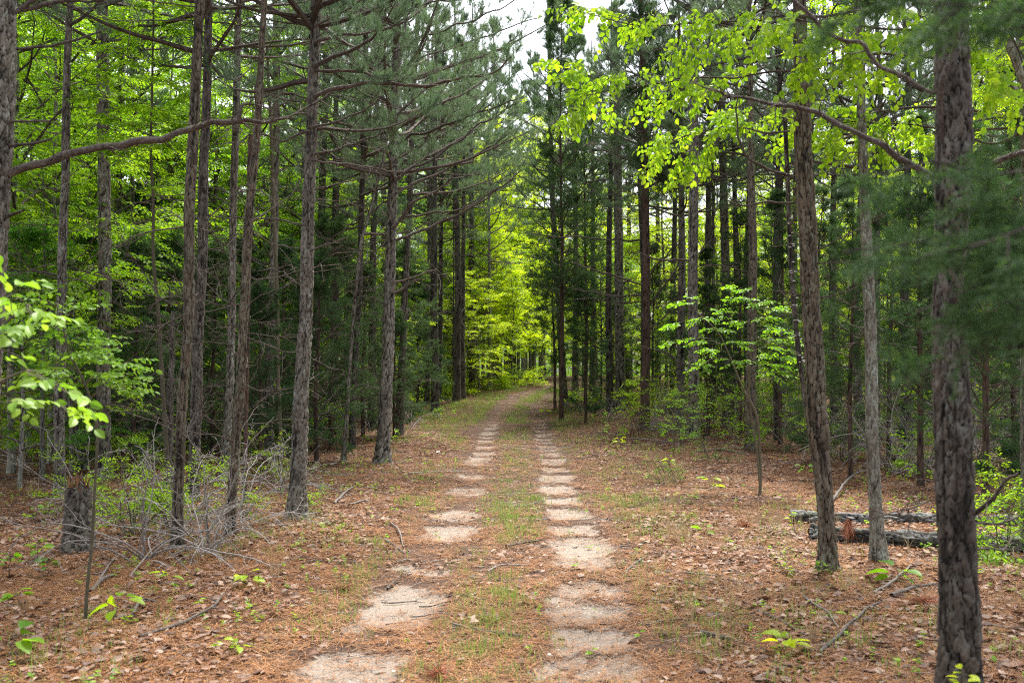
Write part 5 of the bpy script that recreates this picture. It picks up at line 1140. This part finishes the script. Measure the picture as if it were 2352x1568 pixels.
for a in [
    ('long dark curved stick lying below the seedling with large round leaves', [(322, 1469), (378, 1456), (437, 1435), (490, 1407), (518, 1365)], 11, BRANCH, .02, 2),
    ('short thick grey stick leaning against the slender sapling stem', [(210, 1365), (235, 1348), (262, 1328)], 12, DEAD, .03, 0),
    ('straight pale twig pointing up toward the dead-stem tangle', [(227, 1344), (248, 1312), (268, 1278)], 7, DEAD, .03, 1),
    ('knobbly short dark stick beside the seedling with large round leaves', [(304, 1428), (316, 1400), (330, 1384), (362, 1392)], 10, BRANCH, .02, 2),
    ('short grey stick on the litter below the stout plated pine', [(803, 1164), (826, 1156), (850, 1148)], 7, DEAD, .0, 0),
    ('forked pale stick near the left rut beyond the stout pine', [(770, 1160), (790, 1140), (812, 1122)], 8, DEAD, .02, 2),
    ('long red-barked stick lying across the middle of the trail, closest to the camera', [(1042, 1441), (1108, 1455), (1150, 1461), (1200, 1466)], 9, BRANCH, .0, 0),
    ('straight stick lying level across the grassy middle strip', [(1087, 1341), (1130, 1339), (1176, 1336)], 6, BRANCH, .0, 0),
    ('arched twig just above the level stick on the middle strip', [(1122, 1318), (1150, 1308), (1212, 1303)], 6, DEAD, .02, 2),
    ('thick slanting stick in the grass of the middle strip', [(1164, 1260), (1200, 1253), (1242, 1245)], 8, BRANCH, .0, 1),
    ('thin grey stick farther up the grassy middle strip', [(1168, 1169), (1210, 1164), (1250, 1154)], 5, DEAD, .0, 1),
    ('small dark stick on the bare sand of the left rut', [(891, 1358), (905, 1346), (920, 1336)], 7, BRANCH, .01, 0),
    ('long pale twig beside the left rut with a fork pointing at the trail', [(940, 1090), (985, 1086), (1060, 1086)], 5, DEAD, .0, 2),
    ('slanting pale twig ending at the left rut', [(1012, 1094), (1040, 1102), (1068, 1112)], 5, DEAD, .0, 0),
    ('curved pale stick standing in grass at the left rut edge', [(898, 1204), (915, 1228), (927, 1260)], 5, DEAD, .04, 1),
    ('short dark stick below the curved pale stick at the left rut edge', [(888, 1246), (908, 1260), (930, 1278)], 7, BRANCH, .0, 0),
    ('thin dark twig on litter between the ruts near the sand patch', [(1146, 1389), (1180, 1395), (1212, 1400)], 5, BRANCH, .0, 2),
    ('pale twig curving along the lower edge of the left sand patch', [(888, 1440), (915, 1436), (946, 1435)], 5, DEAD, .0, 0),
    ('slanting grey stick at the right verge grass beside the rut', [(1437, 1320), (1462, 1300), (1492, 1280)], 5, DEAD, .02, 1),
    ('long straight grey stick slanting below the leaf litter, bottom right', [(1610, 1456), (1680, 1476), (1754, 1497)], 8, DEAD, .0, 0),
    ('long curved silver stick running from the bottom toward the young oak', [(1886, 1507), (1935, 1463), (1981, 1418), (2037, 1383)], 11, DEAD, .02, 0),
    ('forked grey twig pointing down at the curved silver stick', [(1848, 1376), (1869, 1397), (1904, 1418), (1925, 1449)], 7, DEAD, .02, 1),
    ('brown stick half sunk in leaves left of the forked grey twig', [(1743, 1409), (1792, 1432), (1855, 1467)], 9, BRANCH, .0, 1),
    ('thick silver stick cut by the bottom edge of the picture', [(1735, 1572), (1775, 1552), (1815, 1537)], 12, DEAD, .0, 0),
    ('thin dark twig beside the thick silver stick at the bottom edge', [(1830, 1532), (1865, 1548), (1900, 1564)], 6, BRANCH, .0, 0),
    ('smooth pale branch propped up between the split pine and the young oak', [(1907, 1159), (1939, 1131), (1991, 1085)], 9, DEAD, .12, 0),
    ('thick mossy stick touching the foot of the nearest dark pine', [(2050, 1376), (2100, 1354), (2150, 1348)], 14, DEAD, .0, 1),
    ('grey stick curving up below the young oak toward the big-leaved seedling', [(2008, 1368), (2050, 1348), (2095, 1300)], 8, DEAD, .03, 1),
    ('brown stick lying flat at the right edge of the trail', [(1568, 1344), (1600, 1350), (1628, 1356)], 8, BRANCH, .0, 1),
    ('long bare twig across the leaf litter below the dry grass', [(1570, 1318), (1640, 1330), (1730, 1350)], 5, DEAD, .01, 3),
    ('pale twig lying behind the outer side of the nearest dark pine', [(2240, 1440), (2300, 1446), (2352, 1452)], 7, DEAD, .0, 1),
    ('straight pale stick on the dim floor behind the stump, picture edge', [(-10, 1058), (40, 1062), (100, 1069)], 5, DEAD, .0, 0),
    ('thin curved twig lying from the charred pine toward the stout pine', [(545, 1185), (590, 1205), (655, 1212)], 5, DEAD, .02, 2),
    ('dark stick leaning by the flaky rough pine foot', [(480, 1228), (505, 1200), (520, 1175)], 8, BRANCH, .05, 0),
    ('long thin twig lying across the tangle below the rough pine', [(300, 1330), (370, 1275), (430, 1232)], 5, DEAD, .1, 2),
    ('thin pale twig crossing the tangle the other way', [(330, 1240), (380, 1290), (440, 1320)], 5, DEAD, .1, 2),
    ('grey twig with side shoots on the bank near the reddish cedar', [(1440, 1010), (1500, 1018), (1570, 1020)], 4, DEAD, .04, 4),
    ('bare limb fallen along the bank behind the flaky grey pine', [(1600, 1040), (1660, 1036), (1720, 1048)], 5, DEAD, .02, 3),
]: stick(*a)
gk = np.random.default_rng(61)
for i in range(70):
    px, py = gk.uniform(0, 2352), 1000 + 560 * gk.uniform(0, 1) ** 1.4
    a = gk.uniform(-.5, .5); l = gk.uniform(30, 90) * (py - 855) / 500
    side = 'left' if px < 1100 else 'right'
    c = 'litter' if abs(px - 1160) > 250 else 'trail'
    stick(f'thin dry twig scattered on the {side} {"forest litter" if c == "litter" else "side of the trail"}', [(px, py), (px + l * .5, py - l * .5 * a * .4 + gk.normal(0, 2)), (px + l, py - l * a * .4)], 3 + 2.5 * (py - 1000) / 560, [DEAD, BRANCH][i % 2], .0, int(gk.integers(0, 3)), group=f'twigs scattered {side} {c}')

def stone(px, py, w, label, seed, group=None):
    loc = on_ground(px, py); g = np.random.default_rng(seed); r = w * .5 / F * loc[1]
    import bmesh
    bm = bmesh.new(); bmesh.ops.create_icosphere(bm, subdivisions=3, radius=1)
    ax = [nrm(g.normal(0, 1, 3)) for _ in range(9)]; lim = g.uniform(.55, .9, 9)
    for v in bm.verts:
        p = np.array(v.co)
        for a, l in zip(ax, lim):
            k = p @ a
            if k > l: p = p - a * (k - l) * .9
        v.co = p * r * np.array([1, .8, .62])
    me = bpy.data.meshes.new('stone'); bm.to_mesh(me); bm.free(); me.materials.append(STONE)
    o = link('stone', me, None, loc + UP * r * .25); o.rotation_euler = (0, 0, g.uniform(0, 6)); return tag(o, label, 'stone', group)
for i, (px, py, w, lab) in enumerate([(1020, 1456, 15, 'squarish white stone on the trail above the long red-barked stick'), (1057, 1479, 13, 'pale rounded stone below the squarish white stone'), (1112, 1401, 10, 'small yellowish stone on the middle strip of the trail'), (1262, 1506, 17, 'largest white stone at the near end of the right rut'), (1268, 1520, 12, 'white stone touching the largest one in the right rut'),
                                     (1414, 1503, 12, 'white chip at the outer edge of the right rut'), (1427, 1388, 10, 'pale stone on the outer bank of the right rut'), (1311, 1341, 14, 'tan stone sitting on the sand of the right rut'), (1006, 1040, 12, 'pale stone on the red litter left of the far ruts'), (1340, 1400, 9, 'small pebble in the middle of the right sand patch'), (1182, 1495, 9, 'amber stone low on the middle strip'), (905, 1545, 12, 'whitish stone near the bottom of the left rut')]):
    stone(px, py, w, lab, i + 3)

def needle_bunch(px, py, label, h, seed, hang=True):
    loc = on_ground(px, py); g = np.random.default_rng(seed); n = 130; b = MB()
    top = np.array([0, 0, h]); d = nrm(np.stack([g.normal(0, .34, n), g.normal(0, .34, n), np.full(n, -1.)], -1)) if hang else nrm(np.stack([g.normal(0, 1, n), g.normal(0, 1, n), np.abs(g.normal(0, .35, n))], -1))
    P = grow(np.repeat(top[None], n, 0) + g.normal(0, .01, (n, 3)), d, g.uniform(.35, 1.0, n) * (h * .9 if hang else .14), 4, np.full(n, .25 if hang else -.2), .06, g)
    b.add(*tubes(P, np.full((n, 4), .0016), 3), 0); tag(link('needle_bunch', b.mesh('needle_bunch', STRAW), None, loc), label, 'needles')
needle_bunch(1950, 1252, 'rust-red bunch of dead needles hanging before the lower log', .24, 1)
needle_bunch(1712, 1215, 'rust-red clump of dead needles on the right verge litter', .04, 2, False)
needle_bunch(2125, 1395, 'rust-red clump of dead needles beside the nearest dark pine', .04, 4, False)
needle_bunch(1010, 1562, 'rust-red clump of dead needles on the trail at the bottom edge', .03, 5, False)
needle_bunch(790, 1362, 'rust-red clump of dead needles left of the sand patch', .03, 6, False)

# ------------------------------------------------------------------ litter, grass and gravel (uncountable)
gl = np.random.default_rng(99)
def area(n, y0, y1, spread=.62):
    """points over the visible wedge, uniform per square metre"""
    y = np.sqrt(gl.uniform(y0 * y0, y1 * y1, n)); x = gl.uniform(-spread, spread, n) * y
    return x, y
def oakleaf(g):
    n = 13; t = np.linspace(0, 1, n); w = np.array([0, .08, .20, .12, .30, .16, .36, .2, .34, .18, .22, .1, 0]) * g.uniform(.8, 1.1)
    if g.random() < .35: w = np.array([0, .12, .2, .26, .3, .31, .3, .27, .23, .18, .12, .06, 0])
    z = g.uniform(.0, .14) * np.sin(t * PI) + g.normal(0, .015, n); c = g.uniform(-.1, .35)
    V = np.concatenate([np.stack([0 * t, t, z], -1), np.stack([-w, t + w * .15, z + c * w], -1), np.stack([w, t + w * .15, z + c * w * g.uniform(.4, 1)], -1)]) - np.array([0, .5, 0])
    q = [[i, i + 1, n + i + 1, n + i] for i in range(n - 1)] + [[i, 2 * n + i, 2 * n + i + 1, i + 1] for i in range(n - 1)]
    return V, [np.array(q)]
def flatD(n): a = gl.uniform(0, 2 * PI, n); return np.stack([np.cos(a), np.sin(a), gl.normal(0, .12, n)], -1)
def litter():
    temps = [oakleaf(gl) for _ in range(6)]; small = [leaf_t(.55, .16, .1) for _ in range(2)]
    b = MB()
    for n, y0, y1, tm in ((24000, 4.2, 12, temps), (40000, 12, 26, temps), (50000, 26, 58, small)):
        x, y = area(n, y0, y1); u = np.abs(x - cx(y)); cl = fbm(x * .9, y * .9, 41) * .6 + fbm(x * 3.5, y * 3.5, 43) * .4
        p = np.clip(.14 + .9 * sstep(1.1, 2.0, u), 0, 1) * (.25 + 1.3 * sstep(.35, .6, cl)) * (1 - .72 * sand_mask(x, y))
        p = p * (1 + .6 * (x > cx(y) + 1.3))
        k = gl.random(n) < p; x, y = x[k], y[k]; m = len(x)
        P = np.stack([x, y, gz(x, y) + gl.uniform(.008, .032, m)], -1)
        scatter(b, tm, P, flatD(m), gl.uniform(.03, .06, m) + .045 * gl.random(m) ** 3, 0, gl, roll=.32)
    kind(link('leaf_litter', b.mesh('leaf_litter', DRY, False)), 'stuff')
    b = MB(); tn = []
    for _ in range(5):
        k = 9; p = gl.normal(0, .05, (k, 3)); p[:, 2] = gl.uniform(0, .012, k); a = gl.uniform(0, PI, k); d = np.stack([np.cos(a), np.sin(a), gl.normal(0, .06, k)], -1) * gl.uniform(.035, .065, k)[:, None]
        s = np.stack([-d[:, 1], d[:, 0], 0 * a], -1); s = nrm(s) * .0019; bend = nrm(s) * gl.normal(0, .008, k)[:, None]
        V = np.stack([p - d - s, p - d + s, p + bend + s, p + bend - s, p + d], 1).reshape(-1, 3); o = np.arange(k)[:, None] * 5
        tn.append((V, [o + np.array([[0, 1, 2, 3]]), o + np.array([[3, 2, 4]])]))
    for n, y0, y1, sc in ((34000, 4.2, 11, 1), (46000, 11, 24, 1.25), (30000, 24, 50, 1.9)):
        x, y = area(n, y0, y1); u = np.abs(x - cx(y)); cl = fbm(x * .9 + 50, y * .9, 42) * .6 + fbm(x * 4, y * 4, 44) * .4
        p = (.55 + .45 * sstep(.8, 1.4, u)) * (.35 + 1.1 * sstep(.35, .6, cl)) * (1 - .80 * sand_mask(x, y)); k = gl.random(n) < p; x, y = x[k], y[k]; m = len(x)
        scatter(b, tn, np.stack([x, y, gz(x, y) + .011], -1), flatD(m) * [1, 1, .5], sc * gl.uniform(.8, 1.2, m), 0, gl, roll=.08)
    kind(link('needle_litter', b.mesh('needle_litter', STRAW, False)), 'stuff')
    # small broken twigs
    b = MB(); n = 7000; x, y = area(n, 4.2, 24); k = gl.random(n) < 1 - .9 * sand_mask(x, y); x, y = x[k], y[k]; m = len(x)
    d = flatD(m); d[:, 2] = 0; P = grow(np.stack([x, y, gz(x, y) + .012], -1), d, gl.uniform(.05, .28, m), 5, np.zeros(m), .07, gl); P[:, :, 2] = gz(P[:, :, 0], P[:, :, 1]) + .013
    b.add(*tubes(P, taper(gl.uniform(.002, .0045, m), np.full(m, .0015), 5), 4), 0); kind(link('twig_litter', b.mesh('twig_litter', DEAD)), 'stuff')
litter()
def grass():
    def blades(k, h, g, sp=.05):
        V, a = [], g.uniform(0, 2 * PI, k)
        for i in range(k):
            p = np.array([g.normal(0, sp), g.normal(0, sp), 0]); d = np.array([math.cos(a[i]), math.sin(a[i]), 0]); s = np.array([-d[1], d[0], 0]) * .0022; l = h * g.uniform(.5, 1.15); bn = g.uniform(.1, .55) * l
            V += [p - s, p + s, p + d * bn * .35 + UP * l * .6 + s * .8, p + d * bn * .35 + UP * l * .6 - s * .8, p + d * bn + UP * l]
        o = np.arange(k)[:, None] * 5; return np.array(V), [o + np.array([[0, 1, 2, 3]]), o + np.array([[3, 2, 4]])]
    tg = [blades(9, .10, gl) for _ in range(4)]; td = [blades(12, .20, gl, .06) for _ in range(3)]
    b = MB()
    for n, y0, y1 in ((22000, 4.2, 14), (42000, 14, 46)):
        x, y = area(n, y0, y1); u = x - cx(y); cl = fbm(x * 1.1, y * .6, 51)
        mid = np.exp(-(u / .30) ** 2) * 1.3; edge = np.exp(-((np.abs(u) - 1.35) / .35) ** 2) * .55; bank = (sstep(1.0, 1.6, np.abs(u)) * (1 - sstep(2.4, 4, np.abs(u)))) * (.25 + .9 * sstep(22, 32, y) * (u < 0))
        p = (mid + edge + bank) * sstep(.33, .6, cl) * (1 - sand_mask(x, y)) * (.6 + .9 * sstep(7, 26, y)); k = gl.random(n) < p; x, y = x[k], y[k]; m = len(x)
        scatter(b, tg, np.stack([x, y, gz(x, y) - .004], -1)[:, :], flatD(m) * [1, 1, 0], gl.uniform(.5, 1.25, m) * (1 + .5 * sstep(15, 35, y)), 0, gl, roll=.01)
    kind(link('grass', b.mesh('grass', GRASS, False)), 'stuff')
    b = MB(); n = 12000; x, y = area(n, 5, 26); u = x - cx(y); cl = fbm(x * .8 + 9, y * .8, 52)
    p = (sstep(1.1, 1.8, u) * (1 - sstep(3.2, 4.5, u)) * 1.0 + .12 * sstep(1.2, 2, -u)) * sstep(.45, .62, cl); k = gl.random(n) < p * .6; x, y = x[k], y[k]; m = len(x)
    scatter(b, td, np.stack([x, y, gz(x, y) - .004], -1), flatD(m) * [1, 1, 0], gl.uniform(.5, 1.2, m), 0, gl, roll=.01)
    kind(link('dry_grass', b.mesh('dry_grass', DRYGRASS, False)), 'stuff')
    # tiny sprouts
    b = MB(); n = 9000; x, y = area(n, 4.2, 24); u = np.abs(x - cx(y)); cl = fbm(x * 1.2 + 30, y * 1.2, 53); p = (.12 + .5 * sstep(1, 1.8, u)) * sstep(.45, .62, cl); k = gl.random(n) < p; x, y = x[k], y[k]; m = len(x)
    tp = []
    for _ in range(4):
        tv, tf = leaf_t(.55, .1, .2); k_ = 6; a = gl.uniform(0, 2 * PI, k_); d = np.stack([np.cos(a), np.sin(a), gl.uniform(-.1, .5, k_)], -1); tp.append(stamp(tv, tf, frames(d), np.stack([0 * a, 0 * a, gl.uniform(.02, .09, k_)], -1), gl.uniform(.016, .04, k_)))
    scatter(b, tp, np.stack([x, y, gz(x, y)], -1), flatD(m) * [1, 1, 0], gl.uniform(.7, 1.4, m), 0, gl, roll=.05); n = 9000; x, y = area(n, 22, 75); u = np.abs(x - cx(y)); cl = fbm(x * .5 + 30, y * .5, 54); k = gl.random(n) < sstep(1.4, 3, u) * sstep(.4, .6, cl) * .8; x, y = x[k], y[k]; m = len(x)
    scatter(b, tp, np.stack([x, y, gz(x, y)], -1), flatD(m) * [1, 1, 0], gl.uniform(2.2, 4.5, m), 0, gl, roll=.05)
    kind(link('ground_cover', b.mesh('ground_cover', LEAF, False)), 'stuff')
    # gravel
    b = MB(); oc = np.array([[1, 0, 0], [-1, 0, 0], [0, 1, 0], [0, -1, 0], [0, 0, 1], [0, 0, -1]], float) * [1, .8, .6]; of = [np.array([[0, 2, 4], [2, 1, 4], [1, 3, 4], [3, 0, 4], [2, 0, 5], [1, 2, 5], [3, 1, 5], [0, 3, 5]])]
    y = np.sqrt(gl.uniform(4.2 ** 2, 16 ** 2, 30000)); x = cx(y) + gl.uniform(-1.3, 1.3, 30000); k = gl.random(30000) < .06 + .8 * sand_mask(x, y); x, y = x[k], y[k]; m = len(x)
    scatter(b, [(oc * gl.uniform(.7, 1.2, (6, 1)), of) for _ in range(4)], np.stack([x, y, gz(x, y) + .001], -1), flatD(m), .0025 + .009 * gl.random(m) ** 4, 0, gl, roll=1)
    kind(link('gravel', b.mesh('gravel', STONE, False)), 'stuff')
grass()
